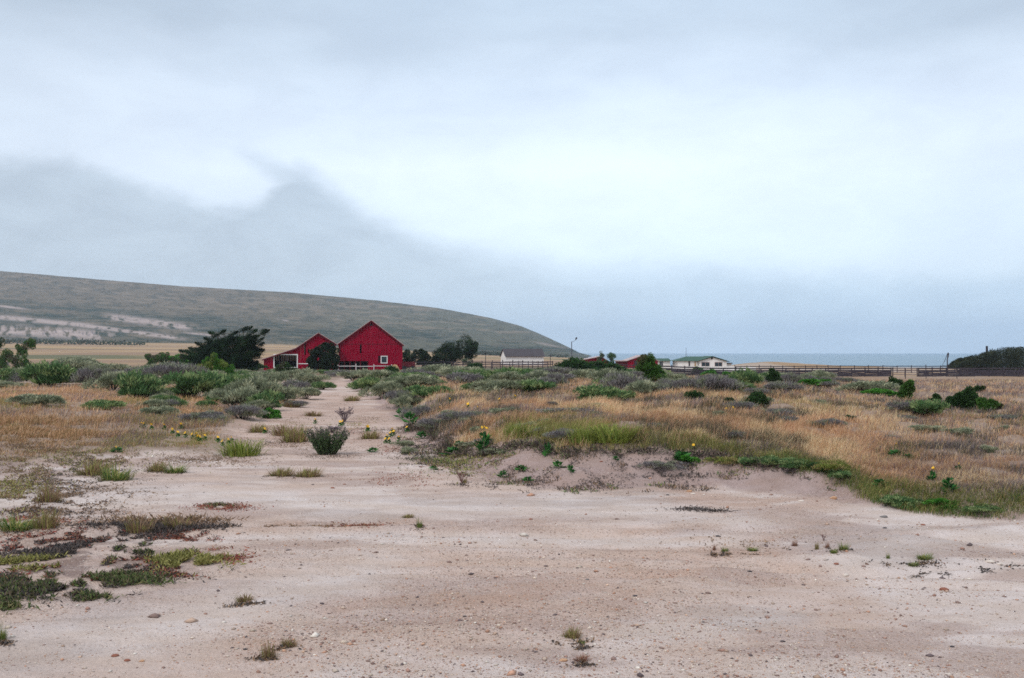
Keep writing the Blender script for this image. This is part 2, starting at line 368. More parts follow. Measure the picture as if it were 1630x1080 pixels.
smooth_ = np.clip(swath([(-50, 800), (300, 790), (600, 810), (1000, 815)], 20) + swath([(150, 862), (600, 856), (1000, 862), (1200, 862)], 9) + swath([(-50, 1030), (250, 1000), (520, 930), (640, 900)], 42) + swath([(980, 1010), (1120, 1000), (1250, 975)], 22) + swath([(880, 795), (1100, 830), (1240, 840)], 14) + swath([(1380, 880), (1630, 850)], 16), 0, 1)
orange_ = np.clip(swath([(380, 1000), (700, 960), (1000, 930), (1260, 880)], 46) + swath([(640, 838), (1100, 845)], 7) + swath([(400, 835), (700, 838)], 6) + swath([(1050, 790), (1350, 800)], 18), 0, 1) * (1 - smooth_)
col = mixc(col, np.array((.66, .56, .505)), smooth_ * .7); col = mixc(col, np.array((.51, .35, .275)), orange_ * ss(.35, .6, fbm(X, Y, 2.2, 4, 58)) * .75)
grit = np.clip(grit * (1 - .8 * smooth_) + .6 * orange_, 0, 1)
# damp darker tracks / crusted patches
col = mixc(col, np.array((.40, .33, .30)), ss(.62, .72, fbm(X, Y * 1.8, .5, 5, 60)) * .35)
col = mixc(col, np.array((.50, .345, .275)), ss(15, 26, Y) * (.35 + .5 * ss(.4, .6, pat2)))
# sloping bank face: pinker earth
face = ss(-.1, .3, M1) * ss(3.5, 1.6, M1)
col = mixc(col, np.array((.37, .265, .235)), face * .9)
soil = np.zeros(col.shape) + np.array((.30, .215, .16))
veg = np.maximum(ss(1.0, 2.2, M1 + ss(1150, 1420, PX) * .9), ss(.0, .9, M2))
col = mixc(col, soil, veg * .85)
leftdebris = ss(330, -50, PX) * ss(690, 720, PY) * ss(860, 780, PY)
col = mixc(col, np.array((.30, .22, .19)), leftdebris * ss(.46, .6, pat3) * .7)
fgm = np.exp(-((PX - 150) / 170) ** 2 - ((PY - 890) / 42) ** 2) + np.exp(-((PX - 20) / 130) ** 2 - ((PY - 925) / 30) ** 2)
col = mixc(col, np.array((.22, .15, .13)), np.clip(fgm, 0, 1) * ss(.50, .58, fbm(X, Y, 5.5, 4, 57)) * .75)
reds = fbm(X, Y * 1.5, 1.7, 4, 70)
# far fields
strp = fbm(X * .35, Y, .02, 5, 80)
fieldc = mixc(np.zeros(col.shape) + np.array((.42, .285, .16)), np.array((.30, .20, .135)), ss(.4, .62, strp))
fieldc = mixc(fieldc, np.array((.09, .115, .065)), ss(.60, .66, fbm(X * .25, Y, .012, 4, 81)) * .8)
col = mixc(col, fieldc, ss(75, 130, Y))
sandy = ss(900, 1100, PX) * ss(120, 230, Y)
col = mixc(col, mixc(np.zeros(col.shape) + np.array((.36, .24, .14)), np.array((.42, .33, .26)), ss(.45, .6, fbm(X, Y, .06, 4, 83))), sandy)
# pale washes crossing the open field at right
wash = ss(1380, 1460, PX) * (np.exp(-((PY - 611) / 2.4) ** 2) + .8 * np.exp(-((PY - 617 - (PX - 1500) * .012) / 1.8) ** 2)) * ss(60, 90, Y)
col = mixc(col, np.array((.50, .40, .40)), np.clip(wash, 0, 1) * .8)
# hill cover
T_ = np.clip((Y - 1000) / 1300, 0, 1)
tilt = 548 + (PX - 0) * .035
hb = np.zeros(col.shape) + np.array((.150, .128, .098))
hb = mixc(hb, np.array((.115, .120, .092)), ss(250, 800, PX))
h1 = fbm(PX * .012, (PY - PX * .06) * .16, 1, 5, 90); h2 = fbm(PX * .03, (PY - PX * .06) * .5, 1, 5, 91); h3 = fbm(PX * .11, PY * .33, 1, 4, 92)
low = ss(-4, 14, PY - (472 + PX * .075)) 
hb = mixc(hb, np.array((.030, .055, .048)), low * ss(.40, .54, h1 * .5 + h2 * .5) * .92)
hb = mixc(hb, np.array((.24, .19, .145)), ss(.54, .64, h2) * .6 * (1 - .4 * low))
hb = mixc(hb, np.array((.045, .06, .055)), ss(.55, .66, h3) * .5)
def streak(x0, x1, y0, y1, wd, k=1):
    yc = y0 + (PX - x0) / (x1 - x0) * (y1 - y0)
    return np.clip(np.exp(-((PY - yc) / wd) ** 2) * ss(x0 - 18, x0 + 12, PX) * ss(x1 + 25, x1 - 20, PX) * k * 1.3, 0, 1)
def bl(a_, lo=.36, hi=.58): return ss(lo, hi, a_)
pale = np.maximum.reduce([streak(-400, 175, 507, 536, 7.5) * bl(fbm(PX * .16, PY * .12, 1, 4, 95), .40, .55), streak(-200, 150, 487, 521, 3.5) * bl(h3, .25, .5),
                          streak(175, 300, 506, 523, 5) * bl(h3, .3, .55), streak(90, 285, 514, 540, 3) * bl(h3, .3, .5), streak(0, 35, 489, 493, 1.6), streak(440, 470, 510, 514, 1.5, .5) * bl(h3, .4, .6), streak(300, 345, 532, 536, 1.6, .8), streak(860, 880, 548, 552, 1.5, .6)])
hb = mixc(hb, np.array((.44, .35, .32)), pale * .85)
hb = mixc(hb, np.array((.17, .15, .16)), pale * ss(.6, .75, fbm(PX * .35, PY * .2, 1, 3, 97)) * .7)
col = mixc(col, hb, ss(985, 1015, Y))
co = np.stack([X, Y, Z], -1).reshape(-1, 3)
ii = np.arange(na)[:, None]; jj = np.arange(nr - 1)[None, :]
v0 = ii * nr + jj; v1 = ((ii + 1) % na) * nr + jj
Q = np.stack([v0, v0 + 1, v1 + 1, v1], -1)[..., ::-1]
Q = Q[..., [3, 2, 1, 0]]
Q = np.ascontiguousarray(Q[..., ::-1])
open_ = (M1 < .15) & (M2 < .15) & (Y > -1e9) & (Y < 75)
f_open = (open_[:, :-1] & open_[:, 1:])
f_hill = (Y[:, :-1] >= 999.9) & (np.cos(A[:, :-1]) > .45)
colf = col.reshape(-1, 3); gritf = (grit * (1 - veg)).reshape(-1) * np.where(Y.reshape(-1) < 40, 1, 0)
def terrain(name, fm, mat, label_kind='structure'):
    q = Q[fm]; used, inv = np.unique(q.ravel(), return_inverse=True)
    me = npmesh(name, co[used], quads=inv.reshape(-1, 4), col=colf[used], smooth=True)
    at = me.attributes.new('Grit', 'FLOAT', 'POINT'); at.data.foreach_set('value', gritf[used].astype(np.float32))
    o = link(name, me, mat); tag(o, kind='structure'); return o
terrain('path', f_open, M['ground']); terrain('ground', ~f_open & ~f_hill, M['ground']); terrain('hill', f_hill, M['hill'])
# sea
sea = npmesh('sea', [(-7500, 60, -6), (9000, 60, -6), (9000, 9000, -6), (-7500, 9000, -6)], quads=[(0, 1, 2, 3)])
tag(link('sea', sea, M['sea']), kind='structure')
# ------------------------------------------------------------------ small mesh builder
class MB:
    def __init__(s): s.v = []; s.f = []
    def box(s, x0, x1, y0, y1, z0, z1):
        n = len(s.v); s.v += [(x, y, z) for z in (z0, z1) for y in (y0, y1) for x in (x0, x1)]
        s.f += [tuple(n + i for i in q) for q in ((0, 2, 3, 1), (4, 5, 7, 6), (0, 1, 5, 4), (2, 6, 7, 3), (0, 4, 6, 2), (1, 3, 7, 5))]
    def hexa(s, pts):
        n = len(s.v); s.v += [tuple(p) for p in pts]
        s.f += [tuple(n + i for i in q) for q in ((0, 2, 3, 1), (4, 5, 7, 6), (0, 1, 5, 4), (2, 6, 7, 3), (0, 4, 6, 2), (1, 3, 7, 5))]
    def bar(s, a, b, w, h=None):
        h = h or w; a = Vector(a); b = Vector(b); d = (b - a).normalized()
        up = Vector((0, 0, 1)) if abs(d.z) < .9 else Vector((0, 1, 0))
        r = d.cross(up).normalized() * w / 2; q = r.cross(d).normalized() * h / 2
        s.hexa([a - r - q, a + r - q, b - r - q, b + r - q, a - r + q, a + r + q, b - r + q, b + r + q])
    def tube(s, pts, rad, seg=7):
        pts = [Vector(p) for p in pts]; n0 = len(s.v)
        for i, p in enumerate(pts):
            d = (pts[min(i + 1, len(pts) - 1)] - pts[max(i - 1, 0)]).normalized()
            up = Vector((0, 0, 1)) if abs(d.z) < .9 else Vector((1, 0, 0))
            a = d.cross(up).normalized(); b_ = d.cross(a).normalized()
            for k in range(seg):
                th = 2 * math.pi * k / seg; s.v.append(tuple(p + (a * math.cos(th) + b_ * math.sin(th)) * rad[i]))
        for i in range(len(pts) - 1):
            for k in range(seg):
                s.f.append((n0 + i * seg + k, n0 + i * seg + (k + 1) % seg, n0 + (i + 1) * seg + (k + 1) % seg, n0 + (i + 1) * seg + k))
        s.f.append(tuple(n0 + k for k in range(seg))[::-1]); s.f.append(tuple(n0 + (len(pts) - 1) * seg + k for k in range(seg)))
    def prism(s, poly, y0, y1):
        """polygon in x,z pushed through y"""
        n = len(s.v); k = len(poly); s.v += [(x, y0, z) for x, z in poly] + [(x, y1, z) for x, z in poly]
        s.f.append(tuple(range(n, n + k))); s.f.append(tuple(range(n + k, n + 2 * k))[::-1])
        for i in range(k): j = (i + 1) % k; s.f.append((n + i, n + k + i, n + k + j, n + j))
    def build(s, name, mat, parent=None):
        me = bpy.data.meshes.new(name); me.from_pydata(s.v, [], s.f); me.validate(); me.update()
        import bmesh
        bm = bmesh.new(); bm.from_mesh(me); bmesh.ops.recalc_face_normals(bm, faces=bm.faces); bm.to_mesh(me); bm.free()
        return link(name, me, mat, parent)
def planks(mb, x0, x1, top, z0, y, th, holes=(), pw=.3, rnd=random):
    """vertical boards from z0 up to the roof line top(x), cut round rectangular holes (xa,xb,za,zb)"""
    xs = {x0, x1}; x = x0
    while x < x1 - .05: xs.add(round(x, 4)); x += pw
    for h in holes: xs.add(h[0]); xs.add(h[1])
    xs = sorted(xs)
    for a, b_ in zip(xs[:-1], xs[1:]):
        if b_ - a < .012: continue
        mid = (a + b_) / 2; segs = [(z0, None)]
        hs = sorted([h for h in holes if h[0] < mid < h[1]], key=lambda h: h[2])
        out = []; cur = z0
        for h in hs:
            if h[2] > cur + .01: out.append((cur, h[2], False))
            cur = h[3]
        out.append((cur, None, True))
        dy = rnd.uniform(0, .03); g = .008
        for za, zb, last in out:
            ta = zb if not last else top(a + g); tb = zb if not last else top(b_ - g)
            if min(ta, tb) - za < .01: continue
            mb.hexa([(a + g, y - dy, za), (b_ - g, y - dy, za), (a + g, y + th, za), (b_ - g, y + th, za), (a + g, y - dy, ta), (b_ - g, y - dy, tb), (a + g, y + th, ta), (b_ - g, y + th, tb)])
def interp(pts):
    xs = [p[0] for p in pts]; zs = [p[1] for p in pts]
    return lambda x: float(np.interp(x, xs, zs))
def barn(name, px0, px1, pxc, D, base_z, prof, depth, label, cat, holes, wallmat, roofmat, rz=None, overhang=.35, trim='roofpale'):
    """front gable faces the camera; prof is the roof line in metres about the centre"""
    cx = (pxc - 815) / F * D
    rz = math.atan2(-cx, D) * -1 if rz is None else rz
    root = empty(name, (cx, D, base_z), -math.atan2(cx, D) if rz is None else rz, label=label, cat=cat)
    top = interp(prof); x0, x1 = prof[0][0], prof[-1][0]
    th = .06
    wm = MB(); planks(wm, x0, x1, lambda x: top(x) - .02, -.5, 0, th, holes)
    planks(wm, x0, x1, lambda x: top(x) - .02, -.5, depth - th, th)
    n = int(depth / .3)
    for (xx, s_) in ((x0, 1), (x1, -1)):
        for i in range(n):
            a = th + .01 + i * (depth - 2 * th - .02) / n; b_ = th + .01 + (i + 1) * (depth - 2 * th - .02) / n
            dx = random.uniform(0, .018)
            wm.box(min(xx - s_ * dx, xx + s_ * th), max(xx - s_ * dx, xx + s_ * th), a + .005, b_ - .005, -.5, top(xx) - .03)
    wm.build('wall', wallmat, root)
    # near-black sheet behind the openings paints the unlit inside of the building
    ib = MB(); ib.box(x0 + .3, x1 - .3, 3.5, 3.6, -.45, min(p[1] for p in prof) - .3); ib.build('dark_backing', M['dark'], root)
    rf = MB(); tm = MB()
    pp = prof[:]
    for i in range(len(pp) - 1):
        a = Vector((pp[i][0], 0, pp[i][1])); b_ = Vector((pp[i + 1][0], 0, pp[i + 1][1])); d = (b_ - a).normalized()
        if i == 0: a = a - d * overhang
        if i == len(pp) - 2: b_ = b_ + d * overhang
        nrm = Vector((-d.z, 0, d.x)); nrm = nrm if nrm.z > 0 else -nrm
        lo, hi = .0, .12
        P = lambda q, y, h: (q.x + nrm.x * h, y, q.z + nrm.z * h)
        rf.hexa([P(a, -.4, lo), P(b_, -.4, lo), P(a, depth + .4, lo), P(b_, depth + .4, lo), P(a, -.4, hi), P(b_, -.4, hi), P(a, depth + .4, hi), P(b_, depth + .4, hi)])
        tm.hexa([P(a, -.44, -.14), P(b_, -.44, -.14), P(a, -.403, -.14), P(b_, -.403, -.14), P(a, -.44, .03), P(b_, -.44, .03), P(a, -.403, .03), P(b_, -.403, .03)])
    r_ = rf.build('roof', roofmat, root); tm.build('rake_board', M['darkred'], root)
    return root
def frame_part(root, x0, x1, z0, z1, wd, mat, name='window_frame', y=-.05, parent=None, th=.06):
    fm = MB(); fm.box(x0 - wd, x1 + wd, y, y + th, z1, z1 + wd); fm.box(x0 - wd, x1 + wd, y, y + th, z0 - wd, z0)
    fm.box(x0 - wd, x0, y, y + th, z0, z1); fm.box(x1, x1 + wd, y, y + th, z0, z1)
    return fm.build(name, mat, parent or root)
# ------------------------------------------------------------------ big red barn
D = 170; s = D / F
def LX(px, c): return (px - c) * s
bz = g1((591 - 815) / F * D, D); 
def LZ(py): return H - (py - 563) * s - bz
c0 = 591
prof = [(LX(539.5, c0), LZ(549)), (LX(591, c0), LZ(512)), (LX(640.5, c0), LZ(550))]
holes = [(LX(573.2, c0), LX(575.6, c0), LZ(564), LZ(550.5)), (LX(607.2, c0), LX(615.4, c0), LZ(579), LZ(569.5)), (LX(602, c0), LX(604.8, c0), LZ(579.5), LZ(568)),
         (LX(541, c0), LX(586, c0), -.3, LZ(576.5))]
b1 = barn('red_barn', 539, 641, 591, D, bz, prof, 14, 'tall crimson board barn with a small white framed window, right hand barn of the pair', 'barn', holes, M['red'], M['roofpale'], rz=math.atan(224 / F))
fr = frame_part(b1, LX(607.2, c0), LX(615.4, c0), LZ(579), LZ(569.5), .14, M['white'])
gl = MB(); gl.box(LX(607.2, c0), LX(615.4, c0), .035, .05, LZ(579), LZ(569.5)); gl.build('pane', M['glass'], fr)
mb = MB()
mb.box(LX(541, c0), LX(640, c0), -.05, -.022, LZ(549.6), LZ(549.1)); mb.box(LX(575, c0), LX(575.5, c0), -.05, -.022, LZ(575), LZ(565)); mb.build('batten', M['darkred'], b1)
for px in (541, 549, 557.5, 566, 574, 586):
    mb = MB(); mb.box(LX(px, c0) - .09, LX(px, c0) + .09, .10, .28, -.4, LZ(576.5)); mb.build('bay_post', M['darkred'], b1)
mb = MB(); mb.prism([(LX(591, c0) - .28, LZ(512) - .9), (LX(591, c0) + .28, LZ(512) - .9), (LX(591, c0), LZ(512) - .35)], -.06, -.021); mb.build('gable_vent', M['dark'], b1)
# ------------------------------------------------------------------ small red barn with lean-to
D = 166; s = D / F; c0 = 478; bz = g1((478 - 815) / F * D, D)
prof = [(LX(421.5, c0), LZ(573.5)), (LX(471, c0), LZ(556.5)), (LX(506, c0), LZ(532)), (LX(533.5, c0), LZ(549))]
holes = [(LX(438, c0), LX(472.5, c0), LZ(586), LZ(567)), (LX(484, c0), LX(486.4, c0), LZ(567), LZ(547.5)), (LX(490, c0), LX(492.3, c0), LZ(563), LZ(557)), (LX(511, c0), LX(526, c0), -.3, LZ(563))]
b2 = barn('red_barn', 421, 533, c0, D, bz, prof, 11, 'lower crimson board barn with sloping lean-to and wide white framed opening, left of the pair', 'barn', holes, M['red'], M['roofpale'], rz=math.atan(337 / F))
frame_part(b2, LX(438, c0), LX(472.5, c0), LZ(586), LZ(567), .17, M['white'], 'opening_frame')
mb = MB(); mb.box(LX(475, c0), LX(494, c0), -.055, -.021, LZ(581.3), LZ(580.1)); mb.build('white_trim', M['white'], b2)
mb = MB(); mb.box(LX(510, c0), LX(521, c0), -.055, -.021, LZ(563), LZ(561.6)); mb.build('door_lintel', M['roofpale'], b2)
for px in (446, 458):
    mb = MB(); mb.box(LX(px, c0) - .06, LX(px, c0) + .06, .12, .24, LZ(588), LZ(567)); mb.build('bay_post', M['wood'], b2)
# ------------------------------------------------------------------ white rail fence before the big barn, wagon and straw
def post_rail(name, pts, nposts, zb, hp, rails, mat, label, cat, pw=.12, railw=.14, rt=.035, group=None, postmat=None, xtra=.15):
    root = empty(name, (pts[0][0], pts[0][1], zb(pts[0][0], pts[0][1])), label=label, cat=cat, group=group)
    o = Vector(root.location)
    P = []
    L = [0]
    for a, b_ in zip(pts[:-1], pts[1:]): L.append(L[-1] + math.hypot(b_[0] - a[0], b_[1] - a[1]))
    for i in range(nposts):
        q = L[-1] * i / (nposts - 1); x = float(np.interp(q, L, [p[0] for p in pts])); y = float(np.interp(q, L, [p[1] for p in pts]))
        P.append(Vector((x, y, zb(x, y))))
    me = None
    for i, p in enumerate(P):
        hh = hp + random.uniform(-.08, xtra)
        m_ = MB(); m_.box(-pw / 2, pw / 2, -pw / 2, pw / 2, -.4, hh); po = m_.build('post', postmat or mat, root); po.location = p - o
        po.rotation_euler = (random.uniform(-.03, .03), random.uniform(-.03, .03), 0)
    for r_ in rails:
        m_ = MB()
        for a, b_ in zip(P[:-1], P[1:]):
            za = r_ + random.uniform(-.04, .04); zb2 = r_ + random.uniform(-.04, .04)
            dy = Vector((0, -(pw / 2 + rt / 2 + .003), 0))
            m_.bar(a - o + Vector((0.01, 0, za)) + dy, b_ - o + Vector((-.01, 0, zb2)) + dy, rt, railw)
        m_.build('rail', mat, root)
    return root
gz = g1
D = 163; s = D / F
def XX(px): return (px - 815) / F * D
post_rail('rail_fence', [(XX(538.5), D), (XX(622), D + 1)], 4, gz, 1.0, (.72,), M['offwhite'], 'thin pale single rail fence in front of the big red barn', 'fence', pw=.13, railw=.13)
mb = MB(); mb.box(-.1, .1, -.1, .1, -.4, 2.3); o = mb.build('gate_post', M['offwhite']); o.location = (XX(538.5) - .4, D - 1, gz(XX(538.5), D)); tag(o, 'tall pale weathered post at the gap between the two red barns', 'post')
# heap of straw
def blob(name, rx, ry, rz_, seed, mat, parent=None, n=3, amp=.25):
    import bmesh
    bm = bmesh.new(); bmesh.ops.create_icosphere(bm, subdivisions=n, radius=1)
    for v_ in bm.verts:
        k = 1 + amp * mnoise.noise(v_.co * 1.7 + Vector((seed, 0, 0))) + amp * .5 * mnoise.noise(v_.co * 5 + Vector((0, seed, 0)))
        v_.co = Vector((v_.co.x * rx * k, v_.co.y * ry * k, max(v_.co.z, -.25) * rz_ * k))
    me = bpy.data.meshes.new(name); bm.to_mesh(me); bm.free()
    return link(name, me, mat, parent)
D = 165; o = blob('straw_heap', .75, .7, .85, 3.3, M['straw']); o.location = ((628 - 815) / F * D, D, gz((628 - 815) / F * D, D) + .05); tag(o, 'tan straw coloured heap against the right end of the big red barn', 'heap')
# farm wagon
D = 168; x = (650 - 815) / F * D; wz = gz(x, D)
wg = empty('farm_wagon', (x, D, wz), .15, label='low dark red farm wagon parked beside the big red barn', cat='wagon')
mb = MB(); mb.box(-1.1, 1.1, -.8, .8, .55, .65); 
for yy in (-.8, .76): 
    for k in range(3): mb.box(-1.1, 1.1, yy, yy + .04, .68 + k * .24, .88 + k * .24)
for xx in (-1.1, 1.06):
    for k in range(3): mb.box(xx, xx + .04, -.755, .755, .68 + k * .24, .88 + k * .24)
mb.build('box_body', M['darkred'], wg)
for sx_ in (-.7, .7):
    for sy_ in (-.9, .82):
        m_ = MB(); m_.tube([(sx_, sy_, .36), (sx_, sy_ + .1, .36)], [.36, .36], 16); m_.build('wheel', M['tyre'], wg)
mb = MB(); mb.bar((1.1, 0, .55), (2.0, 0, .3), .08); mb.build('drawbar', M['wood'], wg)
# ------------------------------------------------------------------ white shed with grey roof
D = 225; s = D / F; cx = (835 - 815) / F * D; bz = gz(cx, D)
sh = empty('white_shed', (cx, D, bz), 0.0, label='long white walled shed with a grey brown pitched roof behind the fence', cat='shed')
def Z_(py): return H - (py - 563) * s - bz
L_, R_ = LX(803, 835), LX(865, 835); ez = Z_(569); rzg = Z_(557.5); dp = 5.2
mb = MB(); planks(mb, L_, R_, lambda x: ez, -.5, 0, .06, (), .22)
for (x0, x1) in ((L_, L_ + .06), (R_ - .06, R_)): 
    pass
mb.build('wall', M['white'], sh)
mb = MB(); mb.box(L_, R_, dp - .06, dp, -.5, ez); mb.build('wall', M['white'], sh)
for x0 in (L_, R_ - .06):
    me = MB(); n = len(me.v); pts = [(.062, -.5), (dp - .062, -.5), (dp - .062, ez), (dp / 2, rzg - .05), (.062, ez)]
    me.v = [(x0, a, b_) for a, b_ in pts] + [(x0 + .06, a, b_) for a, b_ in pts]; me.f = [tuple(range(5)), tuple(range(5, 10))] + [(i, (i + 1) % 5, 5 + (i + 1) % 5, 5 + i) for i in range(5)]
    me.build('gable_wall', M['white'], sh)
mb = MB()
for y0, y1 in ((-.35, dp / 2), (dp + .35, dp / 2)):
    z0, z1 = ez - .08, rzg
    mb.hexa([(L_ - .25, y0, z0), (R_ + .3, y0, z0), (L_ - .25, y1, z1), (R_ + .3, y1, z1), (L_ - .25, y0, z0 + .1), (R_ + .3, y0, z0 + .1), (L_ - .25, y1, z1 + .1), (R_ + .3, y1, z1 + .1)])
mb.build('roof', M['roofgrey'], sh)
sh.rotation_euler = (0, 0, R(13)); sh.location.x += .2
# ------------------------------------------------------------------ low red buildings
def simple_house(name, D, pxl, pxr, eave_py, ridge_px, ridge_py, depth, label, cat, wmat, rmat, rz=0, gable_front=True, base_py=None, roofth=.12):
    s = D / F; pxc = (pxl + pxr) / 2; cx = (pxc - 815) * s; bz = gz(cx, D)
    zz = lambda py: H - (py - 563) * s - bz
    root = empty(name, (cx, D, bz), rz, label=label, cat=cat)
    x0, x1 = (pxl - pxc) * s, (pxr - pxc) * s; xr = (ridge_px - pxc) * s; e0, e1 = (zz(eave_py[0]), zz(eave_py[1])); rz_ = zz(ridge_py)
    w_ = MB(); w_.prism([(x0, -.6), (x1, -.6), (x1, e1 - .02), (xr, rz_ - .02), (x0, e0 - .02)], 0, depth); w_.build('wall', wmat, root)
    rf = MB()
    for (xa, za, xb, zb_) in ((x0, e0, xr, rz_), (xr, rz_, x1, e1)):
        d = Vector((xb - xa, 0, zb_ - za)).normalized()
        if xa == x0 and xb == xr: xa -= d.x * .4; za -= d.z * .4
        else: xb += d.x * .4; zb_ += d.z * .4
        rf.hexa([(xa, -.5, za), (xb, -.5, zb_), (xa, depth + .5, za), (xb, depth + .5, zb_), (xa, -.5, za + roofth), (xb, -.5, zb_ + roofth), (xa, depth + .5, za + roofth), (xb, depth + .5, zb_ + roofth)])
    rf.build('roof', rmat, root)
    return root, s, pxc, zz
def opening(root, x0, x1, z0, z1, fmat, y=0):
    f_ = frame_part(root, x0, x1, z0, z1, .1, fmat, 'window', y=y - .05, th=.048)
    g_ = MB(); g_.box(x0, x1, y - .02, y - .003, z0, z1); g_.build('pane', M['glass'], f_)
    mu = MB(); mu.box((x0 + x1) / 2 - .03, (x0 + x1) / 2 + .03, y - .045, y - .021, z0, z1); mu.build('mullion', fmat, f_)
    return f_
r1, s, pc, zz = simple_house('red_shed', 215, 922, 969, (576, 577.5), 957, 569.5, 8, 'low red building with a long pale roof slope behind the dark bushes', 'building', M['red'], M['roofpale'])
opening(r1, (938 - pc) * s, (950 - pc) * s, zz(584), zz(577), M['darkred'])
r2, s, pc, zz = simple_house('red_shed', 222, 999, 1047, (576, 576), 1022, 568, 9, 'red gabled building partly hidden by the bright green bush', 'building', M['red'], M['roofpale'])
opening(r2, (1010 - pc) * s, (1014 - pc) * s, zz(583), zz(576), M['darkred'])
mb = MB(); x0, x1 = (984 - pc) * s, (999 - pc) * s
wg_ = MB(); wg_.box(x0, x1 - .03, .5, 6, -.6, zz(577)); wg_.build('annex_wall', M['darkred'], r2); wg_ = MB(); wg_.box(x0 - .3, x1 - .03, .1, 6.3, zz(576.9), zz(575.4)); wg_.build('annex_roof', M['roofpale'], r2)
# ------------------------------------------------------------------ green roofed white house
D = 240; s = D / F; pc = 1118; cx = (pc - 815) * s; bz = gz(cx, D)
zz = lambda py: H - (py - 563) * s - bz
xx = lambda px: (px - pc) * s
hs = empty('white_house', (cx, D, bz), 0, label='low white house with a green hipped roof and two dark windows', cat='house')
mb = MB(); mb.box(xx(1079), xx(1112), .4, 8, -.6, zz(576.6)); mb.build('wall', M['white'], hs)
gp = [(xx(1112), -.6), (xx(1155), -.6), (xx(1155), zz(577)), (xx(1132.5), zz(570.5)), (xx(1112), zz(576.5))]
mb = MB(); mb.prism(gp, -1.2, 8); mb.build('gable_wall', M['white'], hs)
rf = MB()
# hip roof of the main block
a = [(xx(1075), 0, zz(576.4)), (xx(1125), 0, zz(576.4)), (xx(1075), 8.6, zz(576.4)), (xx(1125), 8.6, zz(576.4)), (xx(1097), 4.2, zz(569.3)), (xx(1125), 4.2, zz(569.3))]
n = len(rf.v); rf.v += a; rf.f += [(0, 1, 5, 4), (2, 4, 5, 3), (0, 4, 2), (1, 3, 5), (0, 2, 3, 1)]
rf.build('roof', M['roofgreen'], hs)
rf = MB()
for (xa, za, xb, zb_) in ((xx(1108), zz(576.9), xx(1132.5), zz(569.3)), (xx(1132.5), zz(569.3), xx(1159), zz(577.6))):
    rf.hexa([(xa, -1.7, za), (xb, -1.7, zb_), (xa, 8.7, za), (xb, 8.7, zb_), (xa, -1.7, za + .12), (xb, -1.7, zb_ + .12), (xa, 8.7, za + .12), (xb, 8.7, zb_ + .12)])
rf.build('gable_roof', M['roofgreen'], hs)
opening(hs, xx(1115.5), xx(1127.5), zz(585.3), zz(578.6), M['roofpale'], -1.2); opening(hs, xx(1136.5), xx(1147.5), zz(585.3), zz(578.6), M['roofpale'], -1.2)
mb = MB(); mb.box(xx(1130.3), xx(1133), -1.26, -1.203, zz(573.8), zz(570.8)); mb.build('gable_vent', M['dark'], hs)
mb = MB(); mb.box(xx(1097) - .08, xx(1098) + .1, .30, .398, zz(586), zz(577)); mb.build('drainpipe', M['wood'], hs)
mb = MB(); mb.box(xx(1106), xx(1108), .34, .398, zz(586), zz(577.8)); mb.build('door', M['straw'], hs)
mb = MB(); mb.box(xx(1155) + .01, xx(1166), 1, 7, -.6, zz(581)); mb.build('side_room', M['white'], hs); mb = MB(); mb.box(xx(1155) + .01, xx(1167), .6, 7.4, zz(580.9), zz(579.4)); mb.build('side_roof', M['roofgrey'], hs)
mb = MB(); mb.tube([(xx(1097), 4.2, zz(570)), (xx(1097), 4.2, zz(555))], [.06, .035]); mb.build('mast', M['metal'], hs)
w2 = empty('white_cottage', ((1057 - 815) * s, D + 5, bz), 0, label='small white wing with flat green roof left of the green hipped house', cat='house')
x_ = lambda px: (px - 1057) * s
mb = MB(); mb.box(x_(1044), x_(1072), 0, 6, -.6, zz(577)); mb.build('wall', M['white'], w2)
mb = MB(); mb.hexa([(x_(1041), -.5, zz(577)), (x_(1073), -.5, zz(577)), (x_(1041), 3, zz(573.2)), (x_(1073), 3, zz(573.2)), (x_(1041), -.5, zz(576.4)), (x_(1073), -.5, zz(576.4)), (x_(1041), 3, zz(572.6)), (x_(1073), 3, zz(572.6))])
mb.hexa([(x_(1041), 3, zz(573.2)), (x_(1073), 3, zz(573.2)), (x_(1041), 6.5, zz(577)), (x_(1073), 6.5, zz(577)), (x_(1041), 3, zz(572.6)), (x_(1073), 3, zz(572.6)), (x_(1041), 6.5, zz(576.4)), (x_(1073), 6.5, zz(576.4))])
mb.build('roof', M['roofgreen'], w2); opening(w2, x_(1055), x_(1060), zz(586), zz(577.8), M['offwhite'])
# pale low wall right of the house
D = 210; s = D / F; x0, x1 = (1060 - 815) * s, (1203 - 815) * s
mb = MB(); mb.box(x0, x1, D, D + .2, gz(x0, D) - .4, H - (585.6 - 563) * s); mb.box(x0 - .04, x1 + .04, D - .04, D + .24, H - (585.6 - 563) * s + .001, H - (584.9 - 563) * s); tag(mb.build('boundary_wall', M['white']), 'long low white wall behind the dark fence below the white house', 'wall')
